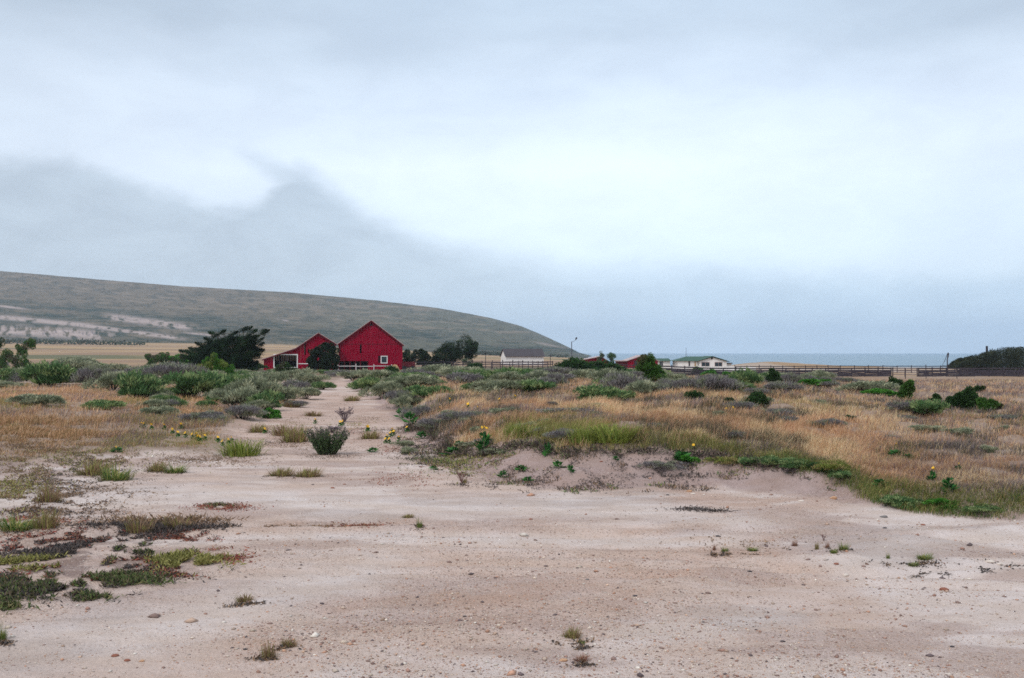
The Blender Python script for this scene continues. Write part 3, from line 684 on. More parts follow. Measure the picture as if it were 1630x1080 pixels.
# ------------------------------------------------------------------ lamp post, poles, derrick post
def pole(name, px, D, top_py, r, label, cat, mat=None, extra=None):
    s = D / F; x = (px - 815) * s; z = gz(x, D); h = H - (top_py - 563) * s - z
    root = empty(name, (x, D, z), label=label, cat=cat)
    mb = MB(); mb.tube([(0, 0, -.4), (0, 0, h)], [r, r * .7], 8); mb.build('pole', mat or M['metal'], root)
    return root, h, s
r_, h, s = pole('yard_lamp', 910, 190, 545.5, .10, 'tall dark lamp post with angled arm left of the low red building', 'lamp post')
mb = MB(); mb.tube([(0, 0, h - .1), (.45, 0, h + .05), (.75, 0, h + .35)], [.035, .03, .03]); mb.build('arm', M['metal'], r_)
mb = MB(); mb.tube([(.72, 0, h + .30), (.80, 0, h + .50), (.98, 0, h + .75), (1.02, 0, h + .80)], [.07, .17, .17, .06], 10); mb.build('lamp_head', M['metal'], r_)
for px, D, tp, lab in ((773, 182, 561, 'slim dark pole beside the fence left of the white shed'), (876, 182, 565, 'slim dark pole just right of the white shed')):
    r_, h, s = pole('utility_pole', px, D, tp, .07, lab, 'pole', M['wood'])
    mb = MB(); mb.bar((-.35, -.09, h - .35), (.35, -.09, h - .35), .05, .08); mb.build('crossarm', M['wood'], r_)
# old timber frame by the dark grove
D = 172; s = D / F; x = (1508 - 815) * s; z = gz(x, D)
dr = empty('timber_frame', (x, D, z), label='old leaning timber post with diagonal stay left of the dark grove', cat='post')
Zp = lambda py: H - (py - 563) * s - z
mb = MB(); mb.tube([(0.05, 0, -.3), (-.02, 0, Zp(575)), (.15, 0, Zp(563))], [.10, .10, .08], 8); mb.tube([(.16, 0, Zp(564)), (.10, 0, Zp(571))], [.15, .12], 8); mb.build('post', M['wood'], dr)
mb = MB(); mb.tube([(-1.25, .2, Zp(590)), (-.45, .1, Zp(577)), (.05, 0, Zp(564))], [.05, .045, .04], 6); mb.tube([(-1.0, .3, Zp(585)), (.7, 0, Zp(583))], [.04, .04], 6); mb.tube([(-1.3, -.2, -.2), (-.7, .1, Zp(583)), (-.2, .1, Zp(585))], [.05, .05, .04], 6); mb.build('stay', M['wood'], dr)
# ------------------------------------------------------------------ dark corral fences
D = 164; s = D / F
def fx(px, D): return ((px - 815) / F * D, D)
def zb_(x, y): return gz(x, y)
post_rail('board_fence', [fx(1048, 158), fx(1250, 164), fx(1418, 166)], 19, zb_, 1.5, (.14, .36, .58, .80, 1.02, 1.36), M['wood'], 'long dark board fence across the field from the houses to the gate', 'fence', railw=.21, pw=.14)
post_rail('field_gate', [fx(1421, 166), fx(1441, 166), fx(1460, 166)], 3, zb_, 1.5, (.35, .72, 1.05, 1.36), M['woodl'], 'open railed gate section with pale gaps in the dark fence', 'gate', railw=.10, pw=.14, postmat=M['wood'])
post_rail('board_fence', [fx(1462, 166), fx(1560, 165), fx(1720, 160)], 12, zb_, 1.5, (.14, .36, .58, .80, 1.02, 1.36), M['wood'], 'dark board fence running right from the gate in front of the grove', 'fence', railw=.20, pw=.14)
post_rail('board_fence', [fx(1170, 192), fx(1330, 200), fx(1520, 196)], 18, zb_, 1.55, (.5, .95, 1.35), M['wood'], 'farther dark corral fence with open rails behind the long board fence', 'fence', railw=.15)
post_rail('board_fence', [fx(644, 172), fx(760, 178), fx(800, 178), fx(880, 176)], 16, zb_, 1.45, (.35, .8, 1.2), M['wood'], 'dark railed fence between the big red barn and the white shed', 'fence', railw=.15, pw=.15)
post_rail('board_fence', [fx(782, 168), fx(828, 170), fx(872, 169)], 7, zb_, 1.3, (.15, .75, 1.15), M['woodl'], 'weathered grey rail fence just in front of the white shed', 'fence', railw=.10, pw=.13, postmat=M['wood'])
post_rail('board_fence', [fx(985, 176), fx(1020, 172), fx(1048, 160)], 6, zb_, 1.3, (.3, .7, 1.1), M['wood'], 'short dark rail fence in front of the red gabled building', 'fence', railw=.14)
# barrier sign and posts in the field
p = G(1474, 612); 
for px, py_, h_, lab in ((1441, 606, 1.5, 'thin bare post standing in the field by the gate, left of the square board'), (1523, 611, 1.2, 'thin bare post standing in the field right of the square board')):
    p = Vector(((px - 815) / F * 150, 150, g1((px - 815) / F * 150, 150))); mb = MB(); mb.tube([(0, 0, -.3), (.02, 0, h_)], [.06, .05], 7); o = mb.build('field_post', M['wood']); o.location = p; tag(o, lab, 'post')
p = Vector(((1474 - 815) / F * 148, 148, g1((1474 - 815) / F * 148, 148))); sg = empty('field_sign', p, label='small dark square board on a post in front of the gate', cat='sign'); k = p.y / F
mb = MB(); mb.tube([(0, 0, -.3), (0, 0, 12.5 * k)], [.05, .05], 7); mb.build('post', M['wood'], sg)
mb = MB(); mb.box(-4 * k, 4 * k, -.07, -.035, 8 * k, 13.5 * k); mb.build('board', M['wood'], sg)
# ------------------------------------------------------------------ foliage
def unit(v_): return v_ / (np.linalg.norm(v_, axis=-1, keepdims=True) + 1e-9)
def cards(pos, dr_, L, Wd, col, r=rng, roll=None):
    """one diamond leaf per row"""
    n = len(pos); dr_ = unit(dr_); side = unit(np.cross(dr_, r.normal(size=(n, 3)))) * (Wd / 2)[:, None]
    a = pos; b_ = pos + dr_ * (L * .45)[:, None] + side; c_ = pos + dr_ * L[:, None]; d_ = pos + dr_ * (L * .45)[:, None] - side
    co_ = np.stack([a, b_, c_, d_], 1).reshape(-1, 3); q = np.arange(n * 4).reshape(-1, 4)
    return co_, q, np.repeat(col, 4, 0)
def merge(parts):
    cs, qs, ks = [], [], []; off = 0
    for c_, q_, k_ in parts: cs.append(c_); qs.append(q_ + off); ks.append(k_); off += len(c_)
    return np.concatenate(cs), np.concatenate(qs), np.concatenate(ks)
KIND = {  # colours, leaf length, leaf width, count, how upright
    'sage': ([(.19, .21, .13), (.28, .29, .18), (.13, .15, .11), (.37, .37, .24)], .085, .016, 5200, .8),
    'green': ([(.08, .15, .055), (.15, .23, .085), (.04, .085, .035), (.25, .31, .13)], .085, .018, 5200, .8),
    'grey': ([(.18, .16, .16), (.27, .25, .23), (.11, .10, .10), (.23, .24, .16)], .10, .012, 4600, .9),
    'dark': ([(.022, .055, .018), (.035, .085, .022), (.014, .035, .014), (.05, .11, .03)], .050, .026, 6500, .35),
    'bright': ([(.045, .17, .018), (.07, .23, .03), (.03, .11, .014), (.11, .27, .045)], .055, .030, 5600, .45),
    'yellow': ([(.17, .20, .045), (.25, .25, .07), (.11, .15, .035), (.30, .24, .10)], .085, .014, 4200, .9),
}
def bush_mesh(kind, seed, nl=None, lobes=9, flat=1.0):
    """unit bush: 1 m wide, about 0.6 m high, origin at the ground"""
    r = np.random.default_rng(seed); cols, L0, W0, N, upr = KIND[kind]; N = nl or N
    cen = []; rad = []
    for i in range(lobes):
        a = r.uniform(0, 2 * np.pi); q = math.sqrt(r.uniform(0, 1)) * .33
        cen.append((q * math.cos(a), q * math.sin(a), r.uniform(.06, .34) * (1 - q))); rad.append(r.uniform(.13, .25))
    cen = np.array(cen); rad = np.array(rad)
    k = r.integers(0, lobes, N); dv_ = unit(r.normal(size=(N, 3))); dv_[:, 2] = np.abs(dv_[:, 2]) * .9 + dv_[:, 2] * .1
    sh_ = r.uniform(.55, 1.08, N) ** .6
    pos = cen[k] + dv_ * (rad[k] * sh_)[:, None]
    nz = np.array([mnoise.noise(Vector(p * 9)) for p in pos[:, :3]])
    keep = nz > -.22; pos = pos[keep]; dv_ = dv_[keep]; k = k[keep]; nz = nz[keep]; n = len(pos)
    pos[:, 2] = np.maximum(pos[:, 2], .005)
    d_ = dv_ * (1 - upr) + np.array([0, 0, 1]) * upr + r.normal(size=(n, 3)) * .35 + dv_ * .25
    ci = np.clip((np.array([mnoise.noise(Vector(p * 5 + Vector((seed % 7, 0, 0)) if False else Vector(p * 5))) for p in pos]) * 2.2 + .5 + r.normal(size=n) * .22) * len(cols), 0, len(cols) - 1).astype(int)
    c_ = np.array(cols)[ci] * r.uniform(.75, 1.25, (n, 1))
    P1 = cards(pos, d_, L0 * r.uniform(.6, 1.5, n), W0 * r.uniform(.7, 1.4, n), c_, r)
    co_, q_, k_ = P1
    return npmesh(kind + '_foliage', co_, quads=q_, col=k_)
def stems_mesh(seed, n=16, col=(.12, .09, .075)):
    r = random.Random(seed); mb = MB()
    for i in range(n):
        a = r.uniform(0, 6.283); q = r.uniform(.12, .36); h_ = r.uniform(.2, .45)
        mb.tube([(0.02 * math.cos(a), .02 * math.sin(a), -.05), (q * .5 * math.cos(a), q * .5 * math.sin(a), h_ * .55), (q * math.cos(a + .2), q * math.sin(a + .2), h_)], [.010, .007, .003], 4)
    me = bpy.data.meshes.new('stems'); me.from_pydata(mb.v, [], mb.f); me.validate(); me.materials.append(M['bark']); return me
PROTO = {k: [bush_mesh(k, 100 + 10 * i + j) for j in range(3)] for i, k in enumerate(KIND)}
for L__ in PROTO.values():
    for me in L__: me.materials.append(M['leaf'])
STEM = stems_mesh(5)
KN = {'sage': 'grey green sage bush', 'green': 'blue green feathery bush', 'grey': 'dry purple grey bush', 'dark': 'dense dark green bush', 'bright': 'bright green leafy bush', 'yellow': 'yellow green tussock bush'}
def bush(kind, px, py, wpx, hpx, label=None, group=None, parts=True, D=None, name=None):
    p = G(px, py) if D is None else Vector(((px - 815) / F * D, D, g1((px - 815) / F * D, D)))
    k = p.y / F; W_, H_ = wpx * k, hpx * k
    i = random.randrange(3); me = PROTO[kind][i]
    rz = random.uniform(0, 6.28); nm = name or {'grey': 'dry_bush', 'yellow': 'tussock'}.get(kind, 'bush')
    root = empty(nm, p, rz, label=label, cat='bush', group=group)
    root.scale = (W_ * 1.1, W_ * 1.1, H_ / .52)
    f_ = link('foliage', me, None, root); 
    if parts: link('stem', STEM, None, root)
    root.location.z -= .02
    return root
HAND = [('sage', 488, 636, 50, 20, 'grey green bush pushing into the left side of the track'), ('green', 512, 622, 44, 16, 'feathery bush where the track bends toward the barns'), ('grey', 470, 650, 44, 14, 'dry brown bush on the left lip of the track'), ('sage', 60, 648, 90, 22, 'low pale sage bush in the orange grass near the left edge'), ('green', 170, 654, 70, 20, 'low feathery bush in the orange grass at left'), ('grey', 330, 672, 80, 18, 'flat dry bush in front of the left belt'), ('sage', 262, 664, 70, 18, 'low sage bush in the middle of the left grass'),
 # left belt, near to far
 
 ('green', 70, 618, 112, 42, 'wide blue green feathery bush nearest the left edge'), ('green', 18, 612, 60, 26, 'low blue green bush cut off by the left edge'),
 ('grey', 150, 618, 80, 36, 'dry purple grey bush between two sage bushes at left'), ('sage', 120, 598, 90, 26, 'pale sage bush behind the feathery bush at left'),
 ('sage', 180, 624, 84, 34, 'rounded pale sage bush above the orange grass at left'), ('green', 218, 637, 84, 46, 'dark based green bush hanging over the orange grass at left'),
 ('sage', 240, 603, 80, 24, 'flat sage bush in front of the low bright bushes'), 
 ('bright', 285, 582, 60, 18, 'spreading bright bush under the windswept cypress'), ('grey', 275, 612, 110, 34, 'broad dry grey bush before the bright yellow green bushes'),
 ('green', 300, 636, 116, 48, 'big dark hearted feathery bush in the middle of the left belt'), ('yellow', 310, 606, 60, 30, 'yellow green bush behind the big feathery bush'),
 ('bright', 318, 588, 50, 22, 'small bright bush under the cypress skirt'),
 
 ('green', 375, 628, 70, 34, 'blue green bush right of the big feathery bush'), ('sage', 405, 642, 90, 40, 'sage bush sloping down to the track'),
 ('sage', 372, 650, 80, 34, 'sage bush above the dead grass left of the track'), ('green', 428, 656, 70, 34, 'low feathery bush at the edge of the track'),
 ('bright', 428, 668, 38, 20, 'small bright green plant at the track edge'), ('grey', 385, 668, 80, 28, 'dry purple grey bush at the track bend'),
 ('sage', 450, 640, 70, 28, 'rounded sage bush beside the track, middle of the row'), ('sage', 425, 620, 90, 28, 'wide sage bush behind the track edge'),
 ('grey', 468, 628, 60, 22, 'dry brown bush beside the track toward the barn'), ('sage', 498, 616, 60, 22, 'far sage bush where the track narrows'), ('sage', 470, 606, 70, 18, 'far sage bush below the small barn'),
 ('dark', 405, 592, 46, 12, 'low dark bush left of the small barn'), ('dark', 388, 590, 60, 16, 'low dark bush at the right foot of the cypress'),
 # right of the track
 ('sage', 565, 608, 60, 18, 'low sage bush right of the track end'), ('green', 590, 622, 64, 24, 'feathery bush at the right side of the track'), ('sage', 612, 636, 76, 30, 'sage bush leaning over the right bank'),
 ('dark', 618, 600, 34, 16, 'small dark bush below the window of the big barn'), ('grey', 640, 648, 60, 32, 'dry purple grey bush on the right bank of the track'), ('sage', 655, 622, 84, 26, 'pale sage bush behind the right bank'),
 ('green', 680, 636, 80, 26, 'blue green bush behind the right bank'), ('sage', 700, 604, 110, 22, 'wide sage bush below the round dark tree'), ('grey', 735, 616, 80, 22, 'flat grey bush among the sages'),
 ('sage', 760, 606, 70, 22, 'sage bush before the railed fence'), ('dark', 756, 590, 32, 12, 'little dark bush against the railed fence'), ('green', 812, 612, 100, 26, 'broad feathery bush below the white shed'),
 ('sage', 790, 628, 90, 24, 'sage bush at the top of the grassy field'), ('bright', 845, 610, 26, 12, 'small vivid green plant below the white shed'), ('green', 838, 630, 90, 26, 'feathery bush at the top of the grassy field'),
 ('dark', 862, 604, 48, 18, 'dark low bush right of the white shed fence'), ('grey', 882, 618, 44, 28, 'dry grey bush below the lamp post'), ('dark', 925, 602, 80, 30, 'dark bush in front of the low red building'),
 ('dark', 962, 600, 70, 24, 'second dark bush in front of the low red building'), ('sage', 970, 612, 70, 24, 'sage bush below the dark bushes'), ('grey', 992, 626, 84, 36, 'large purple grey bush below the red gabled building'),
 ('green', 950, 641, 96, 28, 'wide green bush in the orange grass'), ('green', 985, 640, 50, 20, 'green bush beside the wide one in the orange grass'), 
 ('bright', 1046, 612, 30, 26, 'bright green bush just right of the tallest one'), ('sage', 1032, 632, 70, 28, 'sage bush right of the purple grey bush'), ('grey', 1010, 606, 50, 16, 'grey bush below the red gabled building'),
 ('dark', 1104, 642, 28, 22, 'small isolated grey dark bush in the grass'), ('sage', 1070, 612, 60, 20, 'sage bush below the small white wing'), ('bright', 1112, 598, 26, 14, 'bright bush below the left dark window'),
 ('bright', 1130, 602, 28, 14, 'bright bush below the right dark window'), ('grey', 1090, 626, 60, 26, 'grey bush left of the pale twiggy one'), ('grey', 1135, 630, 90, 32, 'broad dry grey bush below the white house'),
 ('bright', 1160, 602, 22, 12, 'bright tuft on top of the grey bush'), ('green', 1190, 620, 66, 32, 'rounded feathery bush right of the white house'), 
 ('grey', 1265, 616, 60, 22, 'grey bush below the dune'),
 ('bright', 1296, 618, 56, 18, 'bright green bush among greys before the long fence'), ('sage', 1305, 612, 50, 22, 'sage bush behind the bright one before the fence'), ('grey', 1250, 628, 70, 20, 'flat grey bush behind the crouching dark bush'),
 ('sage', 1375, 628, 100, 22, 'broad sage bush with green foot before the fence'), ('bright', 1400, 632, 60, 13, 'low bright green plants at the foot of the broad sage'), 
 ('green', 1462, 664, 78, 30, 'feathery sage in the grass at right'), ('grey', 1440, 656, 60, 20, 'dry grey bush left of the feathery sage at right'),
 
 ('dark', 1353, 672, 22, 12, 'dark green tip of the fallen branch bush'), ('green', 1230, 744, 46, 18, 'green tuft bush on the rim left of the three verge bushes'), ('yellow', 1150, 740, 60, 16, 'olive tussock bush on the rim of the bare slope'), ('yellow', 1325, 752, 60, 20, 'olive tussock bush behind the dark low verge bush'), ('grey', 1322, 684, 50, 18, 'dark dead branches lying in the grass'),
 ('green', 1262, 746, 56, 18, 'green feathery low bush in the verge, left one of three'), ('dark', 1302, 751, 50, 17, 'dark green low bush in the verge, middle one of three'), ('green', 1345, 762, 50, 16, 'pale green low bush in the verge, right one of three'), ('green', 1185, 742, 50, 16, 'small green bush in the olive part of the verge'), ('bright', 1092, 738, 40, 18, 'bright leafy clump at the left end of the verge'), ('green', 1440, 806, 70, 18, 'low green bush in the right verge'), ('green', 1560, 816, 60, 14, 'pale green low bush in the verge by the right edge'), ('bright', 1500, 808, 60, 16, 'bright low plants in the right verge'),
 ('grey', 690, 684, 70, 22, 'dry grey bush on the left end of the bank rim'), ('grey', 722, 676, 60, 20, 'dry purple bush on the bank rim behind the yellow blooms'), ('grey', 664, 668, 60, 24, 'dead brown bush leaning over the track side of the bank'), ('grey', 900, 702, 80, 18, 'dead purple brush on the bank rim between two yellow green clumps'), ('sage', 648, 652, 50, 22, 'sage bush at the corner of the bank and track'), ('grey', 1050, 746, 80, 14, 'dead grey brush at the foot of the verge, middle'),
 ('grey', 900, 664, 110, 14, 'flat dead grey bush lying in the orange grass'), ('grey', 750, 672, 60, 20, 'dry grey bush on top of the bank'), ('grey', 1245, 662, 60, 14, 'low grey bush right of the crouching dark bush'),
]
for k in HAND: bush(*k[:5], label=k[5])
# scattered fillers, alike within each belt
def fillers(n, box, kinds, wr, hr, group, label):
    made = 0
    while made < n:
        px = random.uniform(box[0], box[1]); t_ = random.random(); py = box[2] + (box[3] - box[2]) * t_
        kk = random.choice(kinds); q = (py - 575) / 50
        bush(kk, px, py, random.uniform(*wr), random.uniform(*hr), label=label[kk], group=group + ', ' + KN[kk], parts=False); made += 1
def lab(kinds, tail): return {k: ('small ' + KN[k] + ' ' + tail) for k in kinds}
K1 = ['sage', 'sage', 'green', 'green', 'grey']
fillers(32, (-60, 375, 590, 622), K1, (40, 80), (14, 24), 'bushes of the left belt', lab(K1, 'filling the belt left of the track'))
fillers(16, (376, 545, 596, 603), K1, (36, 60), (8, 12), 'bushes below the small barn', lab(K1, 'in the thin row below the small barn'))
fillers(18, (230, 420, 630, 656), K1, (34, 60), (12, 20), 'bushes left of the track bend', lab(K1, 'beside the track bend at left'))
fillers(46, (560, 1060, 603, 626), K1, (40, 80), (12, 22), 'bushes between track and houses', lab(K1, 'in the belt between barn and houses'))
fillers(34, (1040, 1420, 606, 630), ['grey', 'grey', 'sage', 'green'], (34, 70), (10, 18), 'bushes before the long fence', lab(['grey', 'sage', 'green'], 'in the belt before the long fence'))
fillers(40, (640, 1600, 636, 725), ['grey', 'sage', 'sage'], (26, 64), (8, 15), 'low bushes in the dry grass', lab(['grey', 'sage'], 'sunk in the dry grass field'))
# ------------------------------------------------------------------ trees
def tree_foliage(name, pts, dirs, L, Wd, cols, seed, parent, mat=None):
    r = np.random.default_rng(seed); n = len(pts)
    ci = np.clip((np.array([mnoise.noise(Vector(p) * 1.1) for p in pts]) * 1.8 + .5 + r.normal(size=n) * .2) * len(cols), 0, len(cols) - 1).astype(int)
    c_ = np.array(cols)[ci] * r.uniform(.75, 1.25, (n, 1))
    co_, q_, k_ = cards(pts, dirs, L * r.uniform(.6, 1.4, n), Wd * r.uniform(.7, 1.3, n), c_, r)
    return link(name, npmesh(name, co_, quads=q_, col=k_), mat or M['leaf'], parent)
DK = [(.006, .017, .007), (.010, .030, .011), (.004, .010, .005), (.018, .045, .016)]
# windswept cypress
D = 112; s = D / F; cx = (372 - 815) * s; zt = g1(cx, D)
ct = empty('cypress_tree', (cx, D, zt), label='dark windswept cypress fanning to the right, left of the red barns', cat='tree')
r = np.random.default_rng(11)
tips = [(302, 562, .3), (296, 568, .2), (318, 548, .3), (334, 531, .35), (322, 540, .3), (345, 534, .4), (360, 528, .5), (375, 530, .5), (388, 523, .6), (398, 522, .6), (404, 527, .6), (419, 527, .7), (424, 528, .7), (415, 540, .7), (418, 548, .7), (408, 556, .6), (410, 565, .6), (400, 572, .5), (305, 575, .2), (320, 584, .2), (350, 584, .2), (385, 582, .3), (340, 545, .3), (370, 540, .4), (395, 545, .5), (300, 556, .3), (312, 558, .3), (285, 560, .15)]
allp = []; alld = []; tm = MB()
for i in range(190):
    if i < len(tips): tx, tp, wd = tips[i]; dy = r.uniform(-1.2, 1.2)
    else:
        a_, b__ = r.uniform(0, 1), r.uniform(0, 1); tx = 305 + 108 * a_; lo = 534 + 26 * max(0, .55 - a_) / .55; tp = lo + (580 - lo) * b__; dy = r.uniform(-2.2, 2.2) ; wd = .4
    tip = np.array([(tx - 372) * s, dy, H - (tp - 563) * s - zt]); base = np.array([0, 0, .1]) + np.array([tip[0] * .12, dy * .1, tip[2] * .1])
    lnw = r.uniform(.9, 1.7) * (.7 if i < len(tips) else 1); sg_ = -1 if tip[0] < -2.5 else 1
    mid = tip - np.array([sg_ * .85 if sg_ > 0 else -.75, r.normal() * .2, .55 if sg_ > 0 else .30]) * lnw; mid[2] = max(mid[2], .2)
    ln = np.linalg.norm(tip - mid)
    if i % 6 == 0 or i < 26: tm.tube([tuple(base), tuple(mid), tuple(tip * .93 + mid * .07)], [.07, .04, .012], 5)
    n = 420 if i < len(tips) else 520; t_ = r.uniform(0.0, 1, n) ** .7
    sp = (1 - t_) ** .9 * (.34 if i < len(tips) else .60) + .025
    pp = mid * (1 - t_[:, None]) + tip * t_[:, None] + r.normal(size=(n, 3)) * sp[:, None] * np.array([.8, 1.1, .55])
    dd = unit(tip - mid) * .9 + np.array([.6 * sg_, 0, .30]) + r.normal(size=(n, 3)) * .35
    allp.append(pp); alld.append(dd)
tm.tube([(0, 0, -.3), (-.05, 0, .5), (.1, 0, 1.3)], [.28, .22, .13], 9); tm.build('trunk', M['bark'], ct)
pp = np.concatenate(allp); pp[:, 2] = np.maximum(pp[:, 2], .05); dd = np.concatenate(alld)
tree_foliage('crown', pp, dd, .26, .035, DK, 3, ct)
def lobed_tree(name, px, pbase, D, lobes, label, cols, seed, L=.16, Wd=.09, n_per=2600, trunk=.14, cat='tree', upr=.25):
    """lobes: (px, py, radius px) seen crown clumps"""
    s = D / F; cx = (px - 815) * s; zt = g1(cx, D); r = np.random.default_rng(seed)
    root = empty(name, (cx, D, zt), label=label, cat=cat); tb = MB(); P = []; Dn = []
    for (lx, ly, lr_) in lobes:
        c_ = np.array([(lx - px) * s, r.uniform(-.5, .5) * lr_ * s, H - (ly - 563) * s - zt]); R_ = lr_ * s
        tb.tube([(0, 0, -.2), (c_[0] * .4, c_[1] * .5, max(c_[2] * .5, .1)), tuple(c_)], [trunk, trunk * .6, trunk * .2], 6)
        for j in range(9):
            sc_ = c_ + r.normal(size=3) * R_ * .40; rr_ = R_ * r.uniform(.35, .65); n = int(n_per * 1.7 / 9)
            dv_ = unit(r.normal(size=(n, 3))); P.append(sc_ + dv_ * (rr_ * r.uniform(.25, 1.12, n) ** .5)[:, None]); Dn.append(dv_ + r.normal(size=(n, 3)) * .5 + np.array([0, 0, upr]))
    tb.build('trunk', M['bark'], root); P = np.concatenate(P); P[:, 2] = np.maximum(P[:, 2], .03); Dn = np.concatenate(Dn)
    tree_foliage('crown', P, Dn, L, Wd, cols, seed, root); return root
DG = [(.011, .028, .012), (.020, .045, .018), (.007, .017, .008), (.030, .06, .023)]
lobed_tree('broadleaf_tree', 712, 585, 186, [(738, 553, 13), (748, 560, 12), (722, 556, 13), (706, 563, 13), (696, 572, 12), (712, 574, 12), (728, 566, 12), (745, 566, 8), (690, 580, 10), (752, 555, 7), (708, 582, 8)], 'rounded dark tree right of the big red barn', DG, 21)
for i, (px, lob, lb) in enumerate([(650, [(646, 566, 8), (655, 572, 9), (648, 580, 8)], 'low dark tree touching the right side of the big barn'), (674, [(668, 564, 8), (678, 570, 9), (672, 578, 9), (683, 580, 8)], 'low dark tree left of the rounded tree')]):
    lobed_tree('hedge_tree', px, 588, 190, lob, lb, DG, 30 + i, n_per=2000)
lobed_tree('elder_tree', 512, 592, 150, [(518, 555, 9), (508, 560, 9), (500, 568, 9), (494, 576, 8), (502, 582, 8), (528, 560, 9), (520, 572, 9), (514, 580, 9), (522, 586, 7), (531, 570, 7), (497, 587, 6), (534, 578, 5), (532, 588, 5)], 'dark bushy tree covering the doorway between the two red barns', [(.012, .030, .012), (.022, .050, .020), (.008, .018, .009)], 41, n_per=3200, L=.13, Wd=.07, trunk=.05)
# dark wind clipped grove at right
D = 176; s = D / F; gx0 = (1566 - 815) * s; zt = g1(gx0, D); r = np.random.default_rng(51)
grove_top = interp([(1500, 592), (1512, 584), (1520, 572), (1530, 568), (1545, 565), (1563, 561), (1580, 556.5), (1600, 554.5), (1630, 553), (1700, 550), (1790, 556), (1830, 580)])
for i, (ca, wd_) in enumerate([(1530, 30), (1560, 44), (1596, 46), (1632, 48), (1676, 56), (1730, 66)]):
    D_ = D + (i % 2) * 3; s_ = D_ / F; X0 = (ca - 815) * s_; zt = g1(X0, D_)
    lb = ['leftmost dark wind clipped cypress of the grove, open branches beneath', 'second dark wind clipped cypress from the left of the grove', 'third dark wind clipped cypress from the left of the grove', 'dark wind clipped cypress at the right edge of the picture', 'dark wind clipped cypress just beyond the right edge', 'dark wind clipped cypress ending the grove far right'][i]
    root = empty('grove_tree', (X0, D_, zt), label=lb, cat='tree'); n = 22000; uu_ = r.uniform(-1, 1, n); vv = r.uniform(-1, 1, n); k = uu_ ** 2 * .8 + vv ** 2 < 1; uu_, vv = uu_[k], vv[k]; n = len(uu_)
    lx = ca + uu_ * wd_ * .62; x_ = (lx - ca) * s_; y_ = vv * 2.6; lump = fbm(x_ + X0, y_, .9, 3, 140)
    top_ = (H - (np.interp(lx, [1500, 1512, 1520, 1530, 1545, 1563, 1580, 1600, 1630, 1700, 1790, 1830], [592, 586, 577, 572, 567.5, 563, 558, 554.5, 553, 550, 556, 580]) - 563) * s_) - zt
    top_ = top_ * (1 - .25 * vv ** 2) + (lump - .6) * .9; lo_ = (.9 + .6 * lump) if i == 0 else np.zeros(n)
    hz = lo_ + np.maximum(top_ - lo_, .1) * r.uniform(0, 1, n) ** (.45 if i == 0 else .8)
    P = np.stack([x_, y_, hz], 1); dr_ = r.normal(size=(n, 3)) * .45 + np.array([.6, 0, .5])
    tree_foliage('crown', P, dr_, .22, .07, [(.022, .032, .020), (.034, .047, .024), (.012, .018, .014), (.050, .058, .028)], 60 + i, root)
    tb = MB()
    for j in range(5): tb.tube([(r.uniform(-.6, .6), r.uniform(-.5, .5), -.2), (r.uniform(-.9, .9), r.uniform(-.8, .8), 1.0), (r.uniform(-2.2, 2.2), r.uniform(-1, 1), 2.0)], [.12, .09, .05], 6)
    tb.build('trunk', M['bark'], root)
r_, h, s = pole('snag', 1571, 181, 552.5, .28, 'short dark stump sticking out above the grove', 'stump', M['wood'])
mb = MB(); mb.tube([(-.1, 0, h - 1.3), (-.95, 0, h - 1.25)], [.06, .05], 6); mb.build('branch', M['wood'], r_)
BG = [(.050, .12, .022), (.08, .17, .035), (.028, .07, .015), (.13, .21, .06), (.10, .09, .05)]; DB = [(.028, .062, .020), (.045, .095, .028), (.015, .032, .012), (.075, .13, .04), (.07, .065, .04)]
def shrub(px, base, lobes, label, cols, seed, n=1500, L=None):
    p = G(px, base); k = p.y / F
    lobed_tree('shrub', px, base, p.y, lobes, label, cols, seed, L=L or max(.045, k * 1.5), Wd=max(.024, k * .8), n_per=n, trunk=.03, cat='shrub')
shrub(28, 594, [(42, 551, 9), (50, 549, 6), (31, 556, 7), (38, 562, 8), (12, 566, 9), (22, 577, 10), (40, 580, 9), (3, 577, 10), (30, 588, 9), (48, 590, 8)], 'leafy green shrub with upright clumps near the far left edge', BG, 201)
shrub(-14, 592, [(-2, 550, 8), (-12, 560, 10), (-8, 575, 12), (2, 584, 8)], 'dark green shrub cut by the left edge behind the leafy clumps', DB, 202)
shrub(1432, 624, [(1422, 610, 8), (1429, 613, 8), (1418, 614, 5), (1433, 618, 5)], 'small round bush on a stalk, left one of the two before the field', DB, 203, 1300)
shrub(1441, 637, [(1447, 617, 8), (1440, 624, 10), (1450, 622, 7), (1438, 632, 8), (1445, 632, 7)], 'round green bush, right one of the two before the field', BG, 204, 1600)
shrub(1534, 654, [(1538, 630, 9), (1525, 636, 10), (1545, 637, 11), (1515, 644, 9), (1534, 646, 11), (1552, 647, 9), (1520, 648, 8), (1506, 650, 5)], 'large dark green bush near the right edge', DB, 205, 2000)
shrub(1576, 656, [(1565, 645, 8), (1578, 646, 8), (1590, 650, 6), (1572, 652, 7)], 'low bright bush right of the large dark one', BG, 206, 1400)
shrub(1558, 626, [(1555, 621, 4), (1562, 620, 4)], 'tiny dark tuft in the open field at right', DB, 207, 500)
shrub(1204, 653, [(1208, 634, 8), (1215, 640, 9), (1200, 641, 10), (1190, 645, 8), (1210, 647, 9), (1180, 646, 5), (1163, 643, 4), (1157, 641, 4), (1172, 648, 4)], 'dark bush crouching in the orange grass', DB, 208, 1800)
shrub(1231, 614, [(1230, 596, 8), (1233, 604, 10), (1226, 603, 7), (1238, 606, 7)], 'upright dark bush standing clear before the long fence', DB, 209, 1500)
